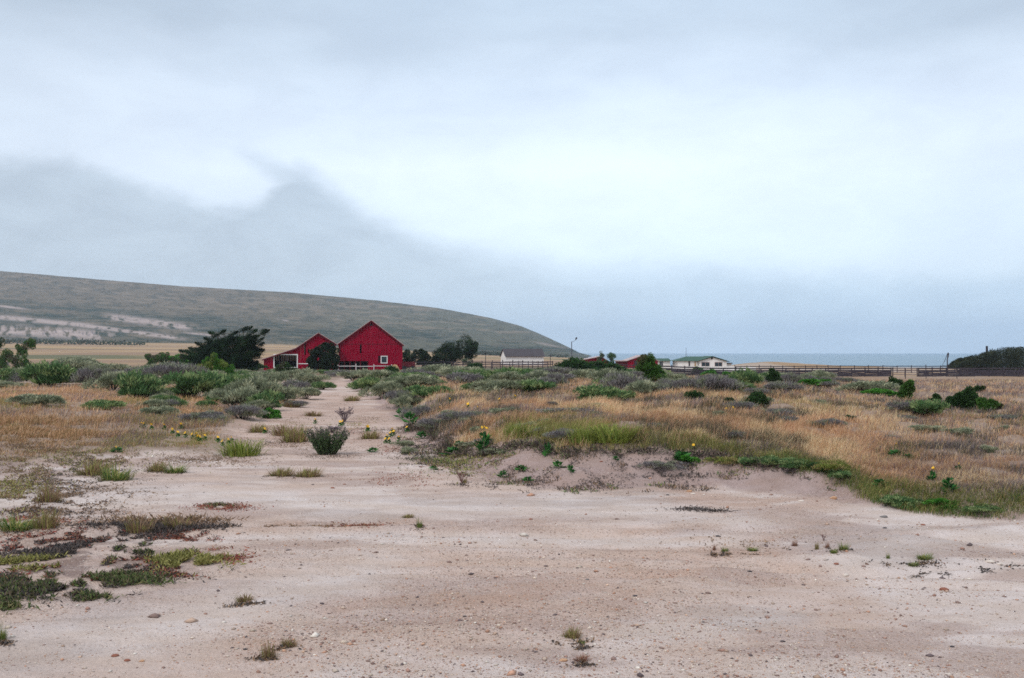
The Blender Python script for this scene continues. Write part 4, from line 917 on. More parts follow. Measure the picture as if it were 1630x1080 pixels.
shrub(1033, 612, [(1025, 574, 8), (1035, 576, 9), (1020, 583, 8), (1032, 586, 10), (1044, 590, 9), (1050, 600, 7), (1038, 600, 9)], 'tall bright green bush covering the red gabled building', BG, 210, 1900)
shrub(340, 608, [(340, 577, 9), (352, 584, 10), (330, 583, 8), (362, 592, 10), (345, 594, 10), (330, 594, 8), (368, 600, 7)], 'bright green shrub with yellowish tips right below the cypress', [(.05, .15, .02), (.09, .21, .03), (.03, .09, .014), (.17, .22, .05)], 211, 2000)
shrub(250, 588, [(238, 570, 7), (250, 573, 9), (262, 570, 7), (244, 579, 8), (275, 575, 7), (290, 573, 6), (262, 580, 8)], 'low bright shrub at the left foot of the windswept cypress', BG, 212, 1700)
shrub(455, 603, [(445, 592, 8), (456, 588, 8), (468, 593, 7), (450, 597, 8), (462, 598, 8)], 'dense green shrub before the wide opening of the small barn', DB, 213, 1500)
shrub(1487, 644, [(1488, 634, 6), (1483, 640, 5), (1492, 638, 5)], 'small dark bush left of the large dark one', DB, 214, 800)
# small trees by the red building
lobed_tree('small_tree', 956, 580, 212, [(958, 567, 4.5), (955, 573, 4)], 'small pale crowned tree in front of the low red roof', [(.10, .13, .07), (.14, .17, .09), (.07, .09, .05)], 71, n_per=500)
lobed_tree('small_tree', 973, 580, 212, [(971, 567, 4), (976, 568, 4.5), (974, 573, 4)], 'small green tree between the two red buildings', [(.06, .13, .04), (.09, .18, .06), (.04, .08, .03)], 72, n_per=500)
lobed_tree('scrub_tree', 700, 585, 178, [(740, 577, 4), (747, 580, 4)], 'pale green scrub in front of the rounded dark tree', [(.13, .16, .10), (.18, .2, .13)], 73, n_per=400, cat='shrub')
# hedges at the foot of the hill: too far to count
def farhedge(name, pts, label, hgt, cols, seed, n=5000, L=2.2, W_=1.3):
    r = np.random.default_rng(seed); P = []
    for (xa, da, xb, db) in pts:
        t_ = r.uniform(0, 1, n // len(pts)); d_ = da + (db - da) * t_; x_ = ((xa + (xb - xa) * t_) - 815) / F * d_
        y_ = d_ + r.normal(size=len(t_)) * 5; clump = fbm(x_, y_, .05, 3, seed)
        k = clump > .42; x_, y_ = x_[k], y_[k]; z_ = gh(x_, y_) + r.uniform(0, 1, len(x_)) * hgt * clump[k] * 1.5
        P.append(np.stack([x_, y_, z_], 1))
    P = np.concatenate(P); c_ = np.array(cols)[r.integers(0, len(cols), len(P))]
    co_, q_, k_ = cards(P, r.normal(size=P.shape) + np.array([0, 0, .6]), L * r.uniform(.6, 1.3, len(P)), W_ * r.uniform(.7, 1.3, len(P)), c_, r)
    tag(link(name, npmesh(name, co_, quads=q_, col=k_), M['leaf']), label, 'hedge', kind='stuff')
FG = [(.035, .06, .04), (.05, .08, .05), (.025, .04, .03)]
farhedge('distant_scrub', [(-250, 880, 230, 820), (700, 900, 905, 930), (-250, 905, 230, 880)], 'dark lines of scrub across the far tan fields', 3.2, FG, 81)
# ------------------------------------------------------------------ grass
def blades(n_try, region, dens, hfun, colfun, seed, width=.0038, lean=.60, far_w=.00026):
    """region: px0,px1,d0,d1 ; returns merged blade mesh"""
    r = np.random.default_rng(seed); px0, px1, d0, d1 = region
    # density falls with distance so that blades stay even on the picture
    uu = r.uniform(0, 1, n_try); d = 1 / (1 / d0 + (1 / d1 - 1 / d0) * uu)
    px = r.uniform(px0, px1, n_try); x = (px - 815) / F * d; y = d
    x = x + r.normal(size=n_try) * .02; z, m1, m2, _ = gh(x, y, True); py = 563 + F * (H - z) / y
    k = r.uniform(0, 1, n_try) < dens(x, y, px, py, m1, m2)
    x, y, z, px, py, m1, m2 = [q[k] for q in (x, y, z, px, py, m1, m2)]; n = len(x)
    hh = hfun(x, y, px, py, m1, m2, r); c_ = colfun(x, y, px, py, m1, m2, r)
    wd_ = np.maximum(width, far_w * y) * r.uniform(.7, 1.4, n)
    a = r.uniform(0, 2 * np.pi, n); la = np.abs(r.normal(size=n)) * lean
    dx = np.cos(a) * la + .18; dy = np.sin(a) * la; th = r.uniform(-.9, .9, n); sx_ = np.cos(th) * wd_ / 2; sy_ = np.sin(th) * wd_ / 2
    B = np.stack([x, y, z - .01], 1); S = np.stack([sx_, sy_, np.zeros(n)], 1)
    Mi = B + np.stack([dx * hh * .35, dy * hh * .35, hh * .6], 1); Tp = B + np.stack([dx * hh, dy * hh, hh * (1 - .25 * la)], 1)
    co_ = np.stack([B - S, B + S, Mi + S * .8, Mi - S * .8, Tp + S * .35, Tp - S * .35], 1).reshape(-1, 3)
    i0 = np.arange(n)[:, None] * 6; q = np.concatenate([i0 + np.array([0, 1, 2, 3]), i0 + np.array([3, 2, 4, 5])])
    return co_, q, np.repeat(c_, 6, 0)
def palette(r, n, cols, w_=None): return np.array(cols)[r.choice(len(cols), n, p=w_)] * r.uniform(.75, 1.25, (n, 1))
def pick(c_, mask, prob, r, cols):
    k = r.uniform(0, 1, len(c_)) < prob * mask; m_ = int(k.sum())
    if m_: c_[k] = palette(r, m_, cols)
    return c_
def gauss(px, py, cx, cy, sx_, sy_): return np.exp(-((px - cx) / sx_) ** 2 - ((py - cy) / sy_) ** 2)
TAN = [(.60, .38, .20), (.48, .28, .145), (.68, .47, .29), (.38, .20, .10), (.46, .26, .18)]
OLV = [(.27, .25, .08), (.34, .30, .11), (.20, .20, .06)]
DGR = [(.045, .11, .018), (.075, .16, .03), (.03, .06, .018), (.12, .20, .045), (.17, .17, .06), (.13, .10, .05)]
GRN = [(.07, .15, .03), (.10, .20, .045), (.05, .10, .025), (.14, .22, .06)]
PUR = [(.20, .15, .16), (.15, .115, .12), (.26, .21, .21)]
def edge_px(px): return np.interp(px, [640, 700, 800, 900, 1000, 1100, 1240, 1360, 1450, 1630], [668, 690, 704, 706, 722, 742, 762, 782, 806, 822])
def thr(px): return 1.45 * ss(1430, 1080, px) * ss(690, 860, px)
def rd(x, y, px, py, m1, m2):
    m1 = m1 - thr(px); e = ss(0, 1, (m1 - (.05 + .35 * ss(860, 690, px)) + .5 * (fbm(x, y, 2.2, 3, 119) - .5)) / .35)
    bare = ss(.56, .66, fbm(x, y, .35, 3, 120)); cl = ss(.36, .60, fbm(x, y, 2.6, 3, 126)); edg = ss(2.6, 1.2, m1) * ss(1000, 1120, px); return e * (1 - .6 * bare * (1 - edg)) * np.maximum(.25 + .75 * cl, edg) * ss(92, 62, y)
def rh(x, y, px, py, m1, m2, r):
    m1 = m1 - thr(px); cl = fbm(x, y, .9, 3, 121); c2 = ss(.3, .7, fbm(x, y, 2.6, 3, 126)); h_ = (.07 + .26 * cl + .16 * c2) * r.uniform(.45, 1.3, len(x)); h_ *= .62 * (1 - .30 * ss(1.8, .6, m1) * ss(1000, 1120, px)); return h_ * (1 - .35 * ss(1150, 1500, px))
def rc(x, y, px, py, m1, m2, r):
    m1 = m1 - thr(px); n = len(x); c_ = palette(r, n, TAN); tone = fbm(x, y, .25, 3, 122) * .5 + fbm(x, y, 2.6, 3, 126) * .5; c_ *= (0.35 + 1.3 * tone)[:, None]
    f1 = fbm(x, y, .5, 4, 123); f2 = fbm(x, y, .22, 4, 124)
    c_ = pick(c_, ss(.45, .56, fbm(x, y, .6, 3, 151)), .5, r, [(.72, .56, .34), (.62, .46, .26)]); c_ = pick(c_, ss(.51, .61, f1), .65, r, PUR); c_ = pick(c_, ss(.50, .62, f2) * ss(610, 700, py), .40, r, OLV); c_ = pick(c_, ss(.56, .64, fbm(x, y, .9, 3, 127)), .7, r, [(.11, .08, .07), (.15, .12, .07), (.08, .09, .05)])
    c_ = pick(c_, ss(1280, 1500, px), .30, r, PUR)
    dd_ = edge_px(px) - py
    c_ = pick(c_, ss(1.1, .4, m1) * ss(1000, 1120, px), .8, r, [(.20, .15, .06), (.12, .09, .05), (.27, .23, .08), (.15, .16, .04)])  # dark brown blades at the verge edge paint the shadow along it
    c_ = pick(c_, ss(.95, .35, m1) * ss(1000, 1120, px) * ss(.44, .56, fbm(x, y, .8, 3, 150)) * (.35 + .65 * ss(1200, 1260, px)), .85, r, DGR)
    c_ = pick(c_, ss(50, 8, dd_) * ss(770, 840, px) * ss(1360, 1250, px) * (.4 + 1.2 * ss(.4, .6, fbm(x, y, 1.1, 3, 128))), .6, r, OLV + [(.19, .15, .06)])
    c_ = pick(c_, ss(26, 4, dd_) * ss(1040, 1140, px) * ss(.46, .56, fbm(x, y, .9, 3, 153)), .5, r, DGR)
    g = gauss(px, py, 1285, 750, 60, 12) * .6 + gauss(px, py, 1080, 735, 30, 14) + gauss(px, py, 1450, 803, 100, 9) * 1.1 + gauss(px, py, 1430, 728, 30, 12) * .7 + gauss(px, py, 1600, 818, 110, 9)
    c_ = pick(c_, np.clip(g * (.5 + ss(.35, .55, fbm(x, y, 1.4, 3, 129))), 0, 1), .9, r, DGR)
    c_ = pick(c_, ss(1.3, .3, m1) * ss(1040, 1130, px) * (.35 + ss(.42, .56, fbm(x, y, 1.3, 3, 181))), .6, r, OLV + [(.12, .16, .04), (.09, .12, .035), (.20, .13, .06)])
    c_ = pick(c_, ss(1.0, .2, m1) * gauss(px, py, 1300, 750, 90, 40), .65, r, DGR)
    c_ = pick(c_, gauss(px, py, 830, 690, 30, 12) + gauss(px, py, 960, 695, 55, 12), .4, r, [(.16, .24, .03), (.22, .24, .05)])
    return c_
g1_, q1_, k1_ = blades(1750000, (560, 2250, 11.0, 115), rd, rh, rc, 201)
tag(link('dry_grass', npmesh('dry_grass', g1_, quads=q1_, col=k1_), M['grass']), 'tall reddish tan dry grass covering the field right of the track', 'grass', kind='stuff')
def ld(x, y, px, py, m1, m2):
    bare = ss(.50, .60, fbm(x, y, .5, 3, 130)); thin = ss(700, 726, py) * ss(430, 100, px)
    return ss(0, .8, m2 - .4 + .9 * (fbm(x, y, 1.8, 3, 135) - .5)) * (1 - .75 * bare) * (1 - .80 * thin) * (.15 + .85 * ss(.38, .6, fbm(x, y, 2.8, 3, 136))) * ss(60, 42, y)
def lh(x, y, px, py, m1, m2, r): return (.02 + .15 * fbm(x, y, .9, 3, 131) + .10 * ss(.35, .7, fbm(x, y, 2.8, 3, 136))) * r.uniform(.4, 1.25, len(x)) * (.45 + .55 * ss(715, 665, py))
def lc(x, y, px, py, m1, m2, r):
    n = len(x); c_ = palette(r, n, TAN); c_ *= (.45 + .55 * fbm(x, y, .3, 3, 132) + .5 * fbm(x, y, 2.8, 3, 136))[:, None]
    c_ = pick(c_, np.clip(ss(640, 690, py), 0, 1), .55, r, [(.22, .14, .06), (.28, .17, .08), (.17, .12, .05)]); c_ = pick(c_, ss(.47, .6, fbm(x, y, .4, 4, 133)), .55, r, OLV)
    c_ = pick(c_, ss(.50, .62, fbm(x, y, .6, 3, 134)), .35, r, PUR); c_ = pick(c_, gauss(px, py, 385, 712, 60, 12), .8, r, [(.20, .26, .05), (.30, .30, .08)])
    return c_
g1_, q1_, k1_ = blades(800000, (-500, 600, 14, 60), ld, lh, lc, 202)
tag(link('dry_grass', npmesh('dry_grass', g1_, quads=q1_, col=k1_), M['grass']), 'short orange brown grass between the left bushes and the sand', 'grass', kind='stuff')
# ------------------------------------------------------------------ low mats, litter and gravel
MGR = [(.085, .12, .04), (.12, .15, .05), (.06, .08, .035), (.17, .15, .07), (.12, .09, .06)]
def mats(spots, seed, hmax=.05):
    spots = [(a_, b_, c_, d_, MGR if e_ is GRN else e_, f_, g_ * .8) for a_, b_, c_, d_, e_, f_, g_ in spots]
    """spots: px, py, half width px, half height px, colours, count, height"""
    r = np.random.default_rng(seed); parts = []
    for (cx_, cy_, sx_, sy_, cols, n, hh) in spots:
        if cx_ < 380 and seed == 301: n = int(n * 1.7)
        px = cx_ + r.normal(size=n) * sx_ * .55; py = np.maximum(cy_ + r.normal(size=n) * sy_ * .55, 600); d = F * H / (py - 563)
        x = (px - 815) / F * d; y = d; z = gh(x, y); cl = .5 * fbm(x, y * .8, 2.4, 5, seed) + .5 * fbm(x, y, 7.5, 3, seed + 5)
        k = cl > .50; x, y, z, cl = x[k], y[k], z[k], cl[k]; m_ = len(x)
        pos = np.stack([x, y, z + r.uniform(0, 1, m_) * hh * .5], 1); dr_ = r.normal(size=(m_, 3)) * np.array([1, 1, .4]) + np.array([0, 0, .7 if hh > .03 else .15])
        parts.append(cards(pos, dr_, (.02 + hh * .7) * r.uniform(.5, 1.4, m_), .010 * r.uniform(.7, 1.8, m_), palette(r, m_, cols), r))
    return merge(parts)
RED = [(.28, .065, .05), (.36, .13, .08), (.22, .07, .055), (.34, .20, .13), (.26, .16, .12)]
DKL = [(.075, .065, .065), (.11, .09, .085), (.06, .055, .05), (.15, .11, .09)]
BRN = [(.24, .15, .09), (.31, .20, .12), (.16, .11, .075)]
SP = [(255, 845, 95, 9, DKL, 5200, .05), (270, 835, 80, 6, BRN, 1800, .09), (170, 862, 110, 10, DKL, 4200, .035), (130, 882, 120, 12, DKL, 6200, .04), (200, 905, 110, 12, DKL, 3600, .03), (60, 935, 110, 16, DKL, 5500, .04),
      (110, 858, 80, 7, RED, 2600, .03), (290, 856, 50, 5, RED, 1200, .02), (45, 873, 40, 5, RED, 900, .03), (350, 882, 40, 10, RED, 1500, .03), (200, 893, 60, 7, RED, 1800, .035), (270, 908, 60, 7, RED, 1700, .02), (60, 925, 90, 12, RED, 1700, .03),
      (255, 877, 45, 8, GRN, 2600, .05), (185, 883, 26, 8, GRN, 1200, .05), (100, 898, 60, 8, OLV, 2200, .05), (40, 935, 90, 14, GRN, 3400, .05), (30, 900, 60, 9, OLV, 1600, .05), (115, 925, 60, 10, GRN, 2600, .05), (205, 924, 48, 8, GRN, 2200, .05), (150, 950, 34, 6, GRN, 900, .04), (300, 893, 48, 12, OLV, 2600, .07), (10, 960, 34, 8, GRN, 900, .05), (110, 905, 70, 6, RED, 900, .03),
      (355, 810, 44, 5, RED, 900, .02), (345, 807, 18, 3, GRN, 350, .03), (570, 838, 50, 5, RED, 1300, .02), (470, 840, 130, 5, BRN, 1500, .02), (635, 765, 60, 14, RED, 1100, .015), (620, 715, 30, 8, RED, 700, .015), (570, 690, 40, 10, RED, 800, .02), (1310, 766, 50, 4, RED, 900, .02), (690, 745, 40, 4, RED, 500, .02),
      (30, 745, 70, 30, BRN, 3000, .05), (90, 770, 90, 30, DKL, 2800, .03), (40, 800, 90, 20, BRN, 1800, .04), (60, 830, 60, 5, RED, 700, .03), (150, 745, 70, 18, DKL, 1800, .04), (60, 720, 90, 14, BRN, 2600, .05), (110, 790, 120, 40, BRN, 3800, .03), (60, 815, 110, 20, DKL, 2600, .02), (120, 735, 120, 22, OLV, 3000, .04), (20, 780, 60, 30, OLV, 1500, .05), (330, 735, 90, 8, BRN, 1500, .03), (40, 690, 120, 12, DKL, 2000, .05), (700, 715, 60, 24, DKL, 2600, .05), (740, 735, 50, 18, OLV, 2200, .06), (690, 735, 60, 18, GRN, 1400, .05), (660, 715, 30, 18, DKL, 1500, .04), (790, 740, 50, 16, BRN, 1200, .04), (1070, 765, 90, 7, DKL, 2600, .04), (980, 742, 60, 8, DKL, 1600, .04), (500, 685, 90, 8, DKL, 900, .03), (470, 668, 60, 6, BRN, 900, .03), (590, 668, 40, 6, BRN, 700, .03), (520, 645, 60, 4, DKL, 600, .03), (450, 680, 50, 6, OLV, 700, .04), (545, 632, 60, 3, BRN, 700, .04), (600, 690, 50, 8, DKL, 900, .03), (420, 705, 60, 7, DKL, 900, .03), (530, 720, 90, 6, BRN, 900, .03), (560, 678, 40, 8, OLV, 600, .05), (480, 712, 70, 6, BRN, 900, .03), (190, 735, 90, 8, BRN, 1800, .05),
      (1100, 812, 40, 4, DKL, 700, .02), (1140, 815, 30, 3, DKL, 300, .02), (1520, 893, 110, 4, DKL, 900, .02), (1530, 905, 80, 4, DKL, 700, .015), (1250, 750, 60, 5, DKL, 600, .02), (940, 775, 60, 8, DKL, 800, .02), (1120, 755, 60, 5, DKL, 700, .02), (820, 772, 60, 10, DKL, 900, .03),
      (1200, 865, 120, 10, BRN, 300, .012)]
c_, q_, k_ = mats(SP, 301)
tag(link('ground_cover', npmesh('ground_cover', c_, quads=q_, col=k_), M['litter']), 'creeping red, green and charred dark mats patching the sand', 'ground cover', kind='stuff')
# weeds of the bank face, low
def bankface(n, seed):
    r = np.random.default_rng(seed); px = r.uniform(620, 1330, n); u_ = r.uniform(0, 1, n); d = 12 + 14 * u_; x = (px - 815) / F * d; z, m1, m2, _ = gh(x, d, True)
    cl = fbm(x, d, 2.2, 3, seed); k = (m1 > -.35) & (m1 < 2.4) & (cl > .50 + .06 * ss(900, 1200, px)); x, y, z, px = x[k], d[k], z[k], px[k]; m_ = len(x); dr_ = r.normal(size=(m_, 3)) * .7 + np.array([0, 0, .7])
    ct_ = fbm(x, y, 1.2, 3, seed + 1); c_ = palette(r, m_, DKL + BRN); c_ = pick(c_, ss(.45, .6, ct_), .5, r, OLV + GRN)
    return cards(np.stack([x, y, z], 1), dr_, .055 * r.uniform(.5, 1.5, m_), .011 * r.uniform(.7, 1.6, m_), c_, r)
c_, q_, k_ = bankface(110000, 311)
tag(link('ground_cover', npmesh('bank_litter', c_, quads=q_, col=k_), M['litter']), 'sparse dead stalks and low weeds on the sandy bank face', 'ground cover', kind='stuff')
def rim(n, seed):  # dark strands along the bank rim paint the shadow under its overhanging growth
    r = np.random.default_rng(seed); px = r.uniform(620, 1360, n); d = 11 + 15 * r.uniform(0, 1, n); x = (px - 815) / F * d; z, m1, m2, _ = gh(x, d, True)
    e_ = .05 + thr(px) + .35 * ss(860, 690, px); q = m1 - e_ + .35 * (fbm(x, d, 2.2, 3, 119) - .5)
    k = (np.abs(q + .02) < .26 * np.clip(fbm(x, d, 1.1, 3, 171) - .18, 0, 1) * ss(1330, 1180, px)) ; x, y, z = x[k], d[k], z[k]; m_ = len(x); dr_ = r.normal(size=(m_, 3)) * .8 + np.array([0, -.4, .35])
    c_ = palette(r, m_, [(.085, .065, .06), (.12, .09, .075), (.06, .05, .045), (.17, .12, .09), (.10, .11, .05)])
    return cards(np.stack([x, y, z + r.uniform(0, .07, m_)], 1), dr_, .10 * r.uniform(.5, 1.5, m_), .013 * r.uniform(.7, 1.6, m_), c_, r)
c_, q_, k_ = rim(260000, 315)
tag(link('rim_shade', npmesh('rim_shade', c_, quads=q_, col=k_), M['litter']), 'dark strands painting the shade under the rim of the sandy bank', 'rim_shade', kind='stuff')
# pebbles: squashed octahedra
def pebbles(n, seed, d1=26, s0=.0027, cset=None):
    r = np.random.default_rng(seed); uu = r.uniform(0, 1, n); d = 1 / (1 / 4.2 + (1 / d1 - 1 / 4.2) * uu); px = r.uniform(-60, 1700, n)
    x = (px - 815) / F * d; z, m1, m2, _ = gh(x, d, True); cl = .55 * fbm(x, d * 1.6, .8, 4, seed) + .45 * fbm(x, d, .22, 3, 77)
    py = 563 + F * (H - z) / d
    hot = gauss(px, py, 1230, 800, 130, 28) * .5 + gauss(px, py, 760, 960, 260, 60) * .25 + gauss(px, py, 1300, 930, 300, 50) * .15 + gauss(px, py, 620, 870, 160, 18) * .3
    k = (m1 < 1.0) & (m2 < .6) & (r.uniform(0, 1, n) < .06 + ss(.44, .60, cl) * .75 + hot); x, y, z = x[k], d[k], z[k]; m_ = len(x)
    sz = s0 * np.exp(r.normal(size=m_) * .55) * (1 + .055 * y) * (1 + 1.2 * (r.uniform(0, 1, m_) > .97)); th = r.uniform(0, 6.28, m_)
    ax = sz * r.uniform(.8, 1.7, m_); ay = sz * r.uniform(.7, 1.2, m_); az2 = sz * r.uniform(.4, .8, m_)
    un = np.array([(1, 0, 0), (.25, .95, .1), (-1, .1, 0), (-.2, -1, 0), (.1, .1, 1), (0, 0, -1)], float)
    lx = un[None, :, 0] * ax[:, None]; ly = un[None, :, 1] * ay[:, None]; lz = un[None, :, 2] * az2[:, None]
    X_ = x[:, None] + lx * np.cos(th)[:, None] - ly * np.sin(th)[:, None]; Y_ = y[:, None] + lx * np.sin(th)[:, None] + ly * np.cos(th)[:, None]; Z_2 = z[:, None] + lz + az2[:, None] * .35
    co_ = np.stack([X_, Y_, Z_2], -1).reshape(-1, 3); b_ = np.arange(m_)[:, None, None] * 6; t_ = np.array([(0, 1, 4), (1, 2, 4), (2, 3, 4), (3, 0, 4), (1, 0, 5), (2, 1, 5), (3, 2, 5), (0, 3, 5)])[None] + b_
    cols = cset or [(.46, .32, .24), (.52, .40, .32), (.30, .20, .17), (.62, .50, .40), (.50, .28, .19), (.16, .12, .12), (.70, .62, .54), (.38, .22, .17)]
    return co_, t_.reshape(-1, 3), np.repeat(palette(r, m_, cols), 6, 0)
c_, t_, k_ = pebbles(100000, 321)
c2_, t2_, k2_ = pebbles(230000, 322, 15, .0014, [(.55, .33, .22), (.62, .42, .30), (.42, .25, .19), (.70, .58, .48), (.34, .22, .19), (.58, .48, .42)])
t_ = np.concatenate([t_, t2_ + len(c_)]); c_ = np.concatenate([c_, c2_]); k_ = np.concatenate([k_, k2_])
tag(link('gravel', npmesh('gravel', c_, tris=t_, col=k_), M['stone']), 'scattered tan, rust and grey grit over the open sand', 'gravel', kind='stuff')
# ------------------------------------------------------------------ countable stones
def stone_mesh(seed, col):
    import bmesh
    bm = bmesh.new(); bmesh.ops.create_icosphere(bm, subdivisions=2, radius=1); r = random.Random(seed); off = Vector((r.uniform(0, 50), r.uniform(0, 50), 0))
    for v_ in bm.verts:
        k = 1 + .45 * mnoise.noise(v_.co * 1.1 + off) + .15 * mnoise.noise(v_.co * 3 + off); v_.co = v_.co * k; v_.co.z *= .6
    me = bpy.data.meshes.new('stone'); bm.to_mesh(me); bm.free(); a = me.color_attributes.new('Col', 'FLOAT_COLOR', 'POINT')
    for d_ in a.data: d_.color = (*col, 1)
    me.materials.append(M['stone']); return me
STN = {'dark': stone_mesh(1, (.085, .075, .08)), 'grey': stone_mesh(2, (.20, .18, .17)), 'rust': stone_mesh(3, (.30, .12, .08)), 'pale': stone_mesh(4, (.70, .60, .52)), 'orange': stone_mesh(5, (.58, .34, .20))}
stones = [('dark', 1142, 856, 8, 'dark round stone on the sand below the bank, alone in the middle right'), ('grey', 1406, 825, 11, 'largest grey stone on the sand near the right verge'), ('dark', 1407, 842, 7, 'dark stone just below the largest grey stone'),
 ('rust', 1468, 838, 7, 'rusty stone right of the grey stone'), ('dark', 1244, 1024, 8, 'dark stone at the bottom right of the sand'), ('dark', 1513, 1031, 7, 'dark chip near the bottom right corner'),
 ('dark', 740, 982, 6, 'dark stone in the gravel near the bottom middle'), ('rust', 530, 779, 6, 'rusty stone on the sand left of the middle'), ('rust', 549, 773, 5, 'smaller rusty stone right of its twin'),
 ('pale', 572, 891, 6, 'small white stone on the pale sand'), ('orange', 896, 1054, 12, 'flat orange stone by the dry tufts at the bottom'), ('rust', 186, 1046, 11, 'flat red chip at the bottom left of the sand'),
 ('rust', 205, 1053, 9, 'second flat reddish chip at the bottom left'), ('orange', 228, 1053, 8, 'third flat brownish chip at the bottom left'), ('orange', 1096, 784, 9, 'tan stone on the slope below the bank'),
 ('pale', 1103, 789, 8, 'pale stone beside the tan one on the slope'), ('pale', 1275, 800, 9, 'pale flat stone on the slope below the green verge'), ('orange', 1325, 796, 11, 'tan flat stone at the edge of the green verge'),
 ('pale', 1574, 896, 14, 'long pale stone at the far right of the sand'), ('pale', 1590, 901, 10, 'pale stone just right of the long one'), ('rust', 1501, 941, 13, 'red stick like stone at right'),
 ('dark', 1010, 950, 8, 'dark stone right of the bottom middle'), ('rust', 1330, 900, 8, 'reddish stone below the small green weeds'), ('pale', 1345, 921, 10, 'cream flat stone in the right half'), ('dark', 1192, 913, 7, 'dark flat chip in the right half'),
 ('rust', 957, 738, 5, 'rusty stone on the bank face'), ('dark', 1062, 790, 5, 'dark stone under the bank'), ('pale', 1507, 1075, 8, 'white stone at the very bottom right'), ('grey', 935, 925, 6, 'grey stone in the middle of the sand'),
 ('rust', 845, 829, 6, 'small red stone in the middle of the sand'), ('dark', 392, 1036, 7, 'blue black chip left of the dry tuft at the bottom')]
for (kk, px, py, wp, lb) in stones:
    p = G(px, py); o = link('stone', STN[kk]); k = p.y / F * wp / 2; o.scale = (k * 1.1, k * random.uniform(.7, 1), k * random.uniform(.6, .9)); o.rotation_euler.z = random.uniform(-.5, .5); o.location = p + Vector((0, 0, k * .15)); tag(o, lb, 'stone')
# ------------------------------------------------------------------ individual weeds and tufts
def tuft_mesh(seed, cols, n=160, spread=.5, up=1.0, wd_=.012, curl=.5):
    """unit tuft 1 wide 1 high"""
    r = np.random.default_rng(seed); a = r.uniform(0, 2 * np.pi, n); q = np.sqrt(r.uniform(0, 1, n)) * spread * .7; hh = r.uniform(.35, 1, n)
    x, y = q * np.cos(a), q * np.sin(a); hh = hh * (.35 + .9 * ss(.35, .65, fbm(x + seed, y, 4.5, 2, seed))); x = x + r.normal(size=n) * .09; y = y + r.normal(size=n) * .09; sx_ = -np.sin(a) * wd_; sy_ = np.cos(a) * wd_; o_ = (.15 + curl * r.uniform(0, 1, n)) * .5
    B = np.stack([x, y, np.full(n, -.02)], 1); S = np.stack([sx_, sy_, np.zeros(n)], 1); Mi = B + np.stack([np.cos(a) * o_ * .4, np.sin(a) * o_ * .4, hh * .6], 1); Tp = B + np.stack([np.cos(a) * o_, np.sin(a) * o_, hh], 1)
    co_ = np.stack([B - S, B + S, Mi + S * .8, Mi - S * .8, Tp + S * .3, Tp - S * .3], 1).reshape(-1, 3); i0 = np.arange(n)[:, None] * 6
    q_ = np.concatenate([i0 + np.array([0, 1, 2, 3]), i0 + np.array([3, 2, 4, 5])]); me = npmesh('tuft', co_, quads=q_, col=np.repeat(palette(r, n, cols), 6, 0)); me.materials.append(M['grass']); return me
TU = {'olive': tuft_mesh(1, OLV + BRN, 420), 'green': tuft_mesh(2, GRN + OLV, 420), 'brown': tuft_mesh(3, BRN + OLV[:1], 360), 'red': tuft_mesh(4, RED + BRN, 320), 'ygreen': tuft_mesh(5, [(.24, .29, .06), (.33, .33, .09), (.17, .22, .05)], 480)}
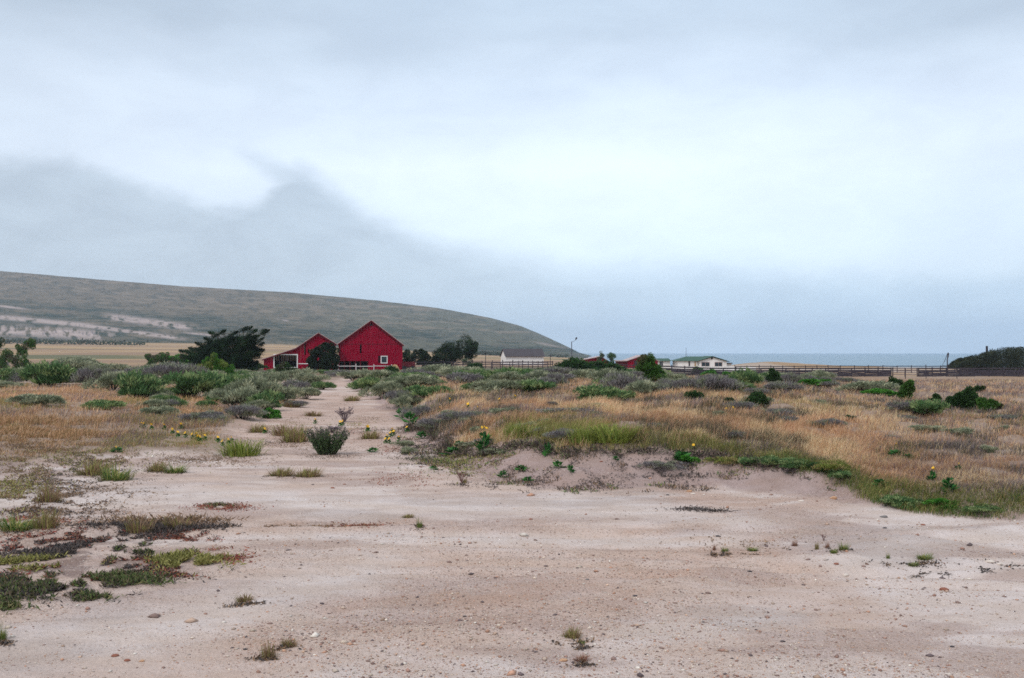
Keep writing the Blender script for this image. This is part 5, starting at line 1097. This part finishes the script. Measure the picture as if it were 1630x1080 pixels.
tufts = [('brown', 455, 694, 60, 16, 'brown grass patch on the left half of the track'), ('olive', 412, 690, 40, 12, 'thin olive tuft at the left edge of the track'), ('brown', 500, 664, 40, 8, 'faded grass strip across the far track'), ('olive', 560, 640, 34, 8, 'small olive tuft by the far right side of the track'), ('brown', 465, 650, 40, 10, 'brown tuft in front of the sage bushes at the track edge'), ('olive', 590, 700, 40, 12, 'olive tuft on the track right of the dark shrub'),
 ('ygreen', 385, 727, 80, 22, 'low yellow green grass mound where the track meets the sand'), ('green', 185, 765, 70, 24, 'green tipped grass tuft on the sand at left'), ('olive', 150, 757, 70, 22, 'olive grass tuft left of the green tipped one'), ('green', 280, 754, 44, 15, 'flat green grass tuft right of the green tipped one'),
 ('olive', 250, 752, 40, 14, 'small olive tuft beside the flat green one'), ('olive', 448, 759, 50, 12, 'long low tuft on open sand, left half'), ('olive', 490, 760, 56, 12, 'long low tuft on open sand, right half'), ('olive', 470, 705, 60, 24, 'brown green tuft left of the dark upright shrub'),
 ('brown', 430, 1048, 34, 26, 'dry brown tuft at the bottom left of the gravel'), ('brown', 462, 1032, 34, 14, 'thin dry sprig right of the brown tuft'), ('olive', 910, 1018, 36, 14, 'olive tuft near the bottom middle'), ('red', 925, 1052, 30, 10, 'reddish tuft below the olive one'), ('green', 926, 1028, 12, 7, 'tiny green sprig beside the olive tuft'),
 ('green', 30, 846, 80, 22, 'green grass tuft at the left edge of the sand'), ('olive', 75, 842, 50, 26, 'taller olive grass beside the left edge tuft'), ('brown', 392, 958, 40, 12, 'flattened brown sprig on the left sand'), ('green', 5, 1020, 24, 26, 'green tuft cut by the left edge at the bottom'),
 ('green', 1342, 878, 20, 13, 'bright green weed among the small weeds at right'), ('green', 1326, 882, 16, 8, 'low weed beside the bright green one'), ('red', 1316, 873, 10, 8, 'small red weed among the weeds at right'), ('green', 1153, 880, 14, 8, 'small grey green weed on the right sand'), ('red', 1136, 880, 7, 10, 'thin reddish sprig left of the grey green weed'),
 ('green', 1197, 878, 22, 6, 'flat dark green weed on the right sand'), ('red', 1264, 871, 14, 8, 'reddish weed on the right sand'), ('olive', 1299, 876, 9, 10, 'narrow olive sprig among the right weeds'), ('green', 1412, 892, 8, 10, 'single green sprout right of the weeds'), ('green', 1470, 892, 34, 10, 'spreading green weed at far right of the sand'), ('green', 1452, 902, 22, 7, 'dark green weed below the spreading one'),
 ('green', 668, 842, 12, 16, 'small upright green plant in the middle of the sand'), ('olive', 650, 826, 24, 5, 'flat tuft above the small green plant'), ('brown', 80, 800, 50, 26, 'dry brown grass tuft on the left sand'), ('brown', 225, 848, 60, 22, 'dry brown stalks above the charred mat'), ('brown', 285, 842, 60, 18, 'reddish seed stalks above the charred mat'),
 ('green', 840, 695, 60, 22, 'vivid yellow green grass clump on the bank rim, left'), ('ygreen', 820, 698, 44, 20, 'yellow grass clump left of the vivid one'), ('ygreen', 970, 706, 110, 24, 'broad yellow green grass clump on the bank rim'), ('ygreen', 930, 706, 60, 22, 'yellow green clump at the left end of the broad one'),
 ('olive', 740, 770, 10, 6, 'little tuft beside the twiggy plant')]
for (kk, px, py, wp, hp_, lb) in tufts:
    p = G(px, py); o = link('grass_tuft', TU[kk]); k = p.y / F; o.scale = (wp * k * .85, wp * k * .6, hp_ * k); o.rotation_euler.z = random.uniform(-.4, .4); o.location = p; tag(o, lb, 'grass tuft')
c_, q_, k_ = mats([(t_[1], t_[2] + 1, t_[3] * .75, 3.5, DKL + BRN, int(60 + t_[3] * 7), .012) for t_ in tufts] + [(521, 727, 50, 5, DKL + BRN, 900, .015), (735, 771, 22, 3, DKL, 260, .01)], 331)  # dark flecks round each plant foot paint a soft contact shade
tag(link('ground_cover', npmesh('tuft_shade', c_, quads=q_, col=k_), M['litter']), 'dark litter flecks painting contact shade round the feet of the tufts', 'ground cover', kind='stuff')
# leafy weeds
def leafy_mesh(seed, cols, n=34, L0=.50, W0=.20):
    r = np.random.default_rng(seed); a = r.uniform(0, 2 * np.pi, n); t_ = r.uniform(0, 1, n); rad = .10 * (1 - t_)
    pos = np.stack([rad * np.cos(a), rad * np.sin(a), t_ * .75], 1); dr_ = np.stack([np.cos(a), np.sin(a), r.uniform(.1, 1.3, n)], 1)
    co_, q_, k_ = cards(pos, dr_, L0 * (1.2 - .7 * t_) * r.uniform(.7, 1.2, n), W0 * r.uniform(.7, 1.2, n), palette(r, n, cols), r)
    me = npmesh('leaves', co_, quads=q_, col=k_); me.materials.append(M['leaf']); return me
LV = [leafy_mesh(i, [(.035, .13, .03), (.06, .19, .04), (.025, .09, .025)]) for i in (1, 2, 3)]
def bloom_mesh(seed, r0=.5, n=10):
    r = random.Random(seed); mb = MB()
    for k in range(n):
        a = 2 * math.pi * k / n + r.uniform(-.1, .1); a2 = .28; rr_ = r0 * r.uniform(.9, 1.1); n0 = len(mb.v)
        mb.v += [(0, 0, 0), (rr_ * .7 * math.cos(a - a2), rr_ * .7 * math.sin(a - a2), .12), (rr_ * math.cos(a), rr_ * math.sin(a), .18), (rr_ * .7 * math.cos(a + a2), rr_ * .7 * math.sin(a + a2), .12)]; mb.f.append((n0, n0 + 1, n0 + 2, n0 + 3))
    mb.tube([(0, 0, -.05), (0, 0, .16), (0, 0, .2)], [.16, .17, .06], 8)
    me = bpy.data.meshes.new('bloom'); me.from_pydata(mb.v, [], mb.f); me.validate(); me.materials.append(M['petal']); return me
BL = bloom_mesh(1)
m_ = MB(); m_.tube([(0, 0, -.05), (.03, .01, .5), (0, 0, 1)], [.012, .010, .008], 5); SME = bpy.data.meshes.new('stalk'); SME.from_pydata(m_.v, [], m_.f); SME.validate()
M['stalk'] = paint('green_stalk', (.07, .12, .04), .8, .2, 9); SME.materials.append(M['stalk'])
def weed(px, py, wp, hp_, label, blooms=(), name='leafy_weed', lean=0):
    p = G(px, py); k = p.y / F; root = empty(name, p, random.uniform(0, 6.28) if not blooms else 0, label=label, cat='plant' if not blooms else 'flower')
    f_ = link('leaves', random.choice(LV), None, root); f_.scale = (wp * k * 1.4, wp * k * 1.4, hp_ * k); 
    st = link('stalk', SME, None, root); st.scale = (k * 40, k * 40, hp_ * k * .95)
    for (bx_, by_) in blooms:
        b_ = link('bloom', BL, None, root); b_.location = (bx_ * k, -.03, by_ * k); b_.scale = (k * 5.6,) * 3; b_.rotation_euler = (random.uniform(.5, 1.2), random.uniform(-.4, .4), random.uniform(0, 6))
    return root
for (px, py, wp, hp_, lb) in [(800, 762, 14, 14, 'leafy weed low on the bank face, leftmost of the row'), (829, 752, 18, 12, 'leafy weed on the bank face left of centre'), (871, 730, 14, 26, 'upright leafy weed on the bank face'), (888, 748, 18, 16, 'bright leafy weed low on the bank face'), (908, 756, 12, 14, 'small leafy weed right of the bright one'),
        (840, 770, 16, 10, 'leafy weed near the foot of the bank'), (722, 727, 26, 16, 'leafy weed on the bank below the yellow flowers'), (730, 712, 18, 10, 'small weed above the leafy one'), (902, 704, 12, 12, 'green leafy weed on the bank rim'), (980, 735, 10, 8, 'tiny weed on the bare bank'), (1085, 738, 26, 22, 'leafy green weed at the verge foot'),
        (652, 680, 24, 26, 'tall green weed on the left end of the bank'), (672, 700, 18, 14, 'leafy weed beside the left bank flowers'), (640, 668, 18, 22, 'green weed at the track side of the bank'), (594, 722, 16, 10, 'low weed on the sand right of the dark shrub'), (690, 750, 14, 8, 'low weed on the sand at the bank foot'),
        (1425, 732, 22, 18, 'leafy green weed standing in the dry grass at right'), (1445, 736, 16, 14, 'second leafy weed in the dry grass at right'), (1510, 790, 22, 30, 'tall leaning leafy weed in the green verge'), (1400, 778, 22, 16, 'bright leafy weed at the left end of the dark verge')]:
    weed(px, py, wp, hp_, lb)
weed(770, 724, 24, 42, 'tall dark leafed plant topped with a bright yellow bloom on the bank', [(-3, 42), (1, 43), (4, 41), (7, 40)], 'yellow_flower')
weed(1483, 772, 14, 26, 'leafy stalk with yellow blooms at the right verge', [(0, 26), (2, 24)], 'yellow_flower'); weed(1524, 758, 12, 18, 'stalk with small yellow bloom right of the leafy stalk', [(0, 18)], 'yellow_flower')
FL = [(230, 675), (242, 677), (262, 677), (275, 684), (284, 689), (289, 676), (296, 690), (307, 692), (314, 691), (316, 695), (319, 696), (348, 697), (347, 696), (355, 703), (364, 700), (369, 697), (226, 674), (327, 694)]
for (px, py) in FL: weed(px, py + 9, 7, 8, 'small yellow daisy in the loose line across the left grass', [(0, 8.5)], 'yellow_flower')['group'] = 'yellow daisies in the left grass'
weed(186, 722, 18, 10, 'lone yellow daisy with grey green leaves at the left sand edge', [(0, 9)], 'yellow_flower')
for (px, py) in [(350, 697), (355, 702), (622, 690), (627, 688), (616, 694), (614, 700), (620, 700), (648, 682), (635, 697), (722, 657), (625, 684), (586, 680), (542, 673), (502, 669), (546, 672), (524, 694), (422, 684), (585, 681)]:
    if px > 400: weed(px, py + 8, 7, 8, 'small yellow daisy by the sandy track and its right bank', [(0, 8)], 'yellow_flower')['group'] = 'yellow daisies by the track'
for (px, py) in [(1103, 711), (1155, 652), (1166, 651), (880, 632), (820, 632), (716, 637), (745, 645), (760, 650), (1425, 708), (1461, 708), (700, 650), (1055, 612), (795, 637)]:
    weed(px, py + 7, 5, 7, 'small yellow bloom scattered in the dry grass field', [(0, 7)], 'yellow_flower')['group'] = 'yellow blooms in the dry field'
# twiggy plants
def twig_mesh(seed, n=26, lean=.35):
    r = random.Random(seed); mb = MB()
    for i in range(n):
        a = r.uniform(0, 6.283); q = r.uniform(.08, .5); h_ = r.uniform(.5, 1.0); m1_ = (q * .4 * math.cos(a), q * .4 * math.sin(a), h_ * .5); tp_ = (q * math.cos(a), q * math.sin(a), h_)
        mb.tube([(0, 0, -.05), m1_, tp_], [.016, .012, .006], 4)
        for j in range(6):
            f_ = r.uniform(.35, 1); b_ = Vector((m1_[0] * (1 - f_) + tp_[0] * f_, m1_[1] * (1 - f_) + tp_[1] * f_, h_ * (.5 + .5 * f_))); e_ = b_ + Vector((r.uniform(-.1, .1), r.uniform(-.1, .1), r.uniform(.02, .1))); mb.tube([b_, e_], [.010, .014], 4)
    me = bpy.data.meshes.new('twigs'); me.from_pydata(mb.v, [], mb.f); me.validate(); return me
TW = [twig_mesh(1), twig_mesh(2, 18)]
M['twig'] = paint('dry_twigs', (.15, .11, .12), .9, .3, 9); M['twigr'] = paint('red_twigs', (.20, .10, .09), .9, .3, 9)
for me, mt in zip(TW, ('twig', 'twigr')): me.materials.append(M[mt])
def twiggy(px, py, wp, hp_, lb, which=0):
    p = G(px, py); k = p.y / F; o = link('twiggy_plant', TW[which]); o.location = p; o.scale = (wp * k, wp * k, hp_ * k); o.rotation_euler.z = random.uniform(0, 6); tag(o, lb, 'plant')
twiggy(548, 674, 34, 26, 'grey twiggy plant standing in the middle of the track'); twiggy(735, 770, 24, 19, 'small reddish twiggy plant on the sand below the bank', 1); twiggy(528, 690, 50, 12, 'low grey twiggy plant below the middle one')
twiggy(1310, 862, 12, 11, 'dark wiry sprig among the right weeds', 1)
# dark upright shrub in the middle of the sand
p = G(521, 725); k = p.y / F; root = empty('upright_shrub', p, .4, label='dark green upright shrub with twiggy top standing alone where track meets sand', cat='shrub')
r = np.random.default_rng(5); n = 5200; a = r.uniform(0, 2 * np.pi, n); st = r.integers(0, 70, n); sa = r.uniform(0, 2 * np.pi, 70); sq = np.sqrt(r.uniform(0, 1, 70)) * .5; sh2 = r.uniform(.6, 1.0, 70); t_ = r.uniform(0, 1, n) ** .8
bx_ = sq[st] * np.cos(sa[st]) * (.45 + .75 * t_); by2 = sq[st] * np.sin(sa[st]) * (.45 + .75 * t_); hz = sh2[st] * t_
pos = np.stack([bx_ * 62 * k, by2 * 50 * k, hz * 42 * k], 1) + r.normal(size=(n, 3)) * .012; dr_ = np.stack([np.cos(a), np.sin(a), np.full(n, .9)], 1)
cc_ = palette(r, n, [(.07, .12, .045), (.10, .16, .06), (.045, .075, .035)]); cc_ = pick(cc_, ss(.62, .9, t_), .7, r, [(.16, .13, .12), (.20, .19, .13), (.12, .10, .10)])
co_, q_, k_ = cards(pos, dr_, .055 * r.uniform(.6, 1.4, n), .014 * r.uniform(.7, 1.4, n), cc_, r); link('foliage', npmesh('upright_foliage', co_, quads=q_, col=k_), M['leaf'], root)
mb = MB()
for i in range(70): mb.tube([(sq[i] * .4 * 62 * k * math.cos(sa[i]), sq[i] * .4 * 50 * k * math.sin(sa[i]), -.03), (sq[i] * 1.2 * 62 * k * math.cos(sa[i]), sq[i] * 1.2 * 50 * k * math.sin(sa[i]), sh2[i] * 43 * k)], [.006, .003], 4)
mb.build('stem', M['bark'], root)
# ------------------------------------------------------------------ sea air
hz_ = bpy.data.materials.new('haze'); hz_.use_nodes = True; tt_ = NT(hz_.node_tree); tt_.n.clear()
pv = tt_.add('ShaderNodeVolumePrincipled'); pv.inputs['Color'].default_value = (.76, .86, 1.0, 1); pv.inputs['Density'].default_value = .00013; pv.inputs['Anisotropy'].default_value = .1
oo = tt_.add('ShaderNodeOutputMaterial'); tt_.l.new(pv.outputs[0], oo.inputs['Volume'])
mb = MB(); mb.box(-7600, 9100, -3600, 9100, -60, 235); o = mb.build('haze', hz_); tag(o, kind='stuff', label='thin sea haze over the land and water')
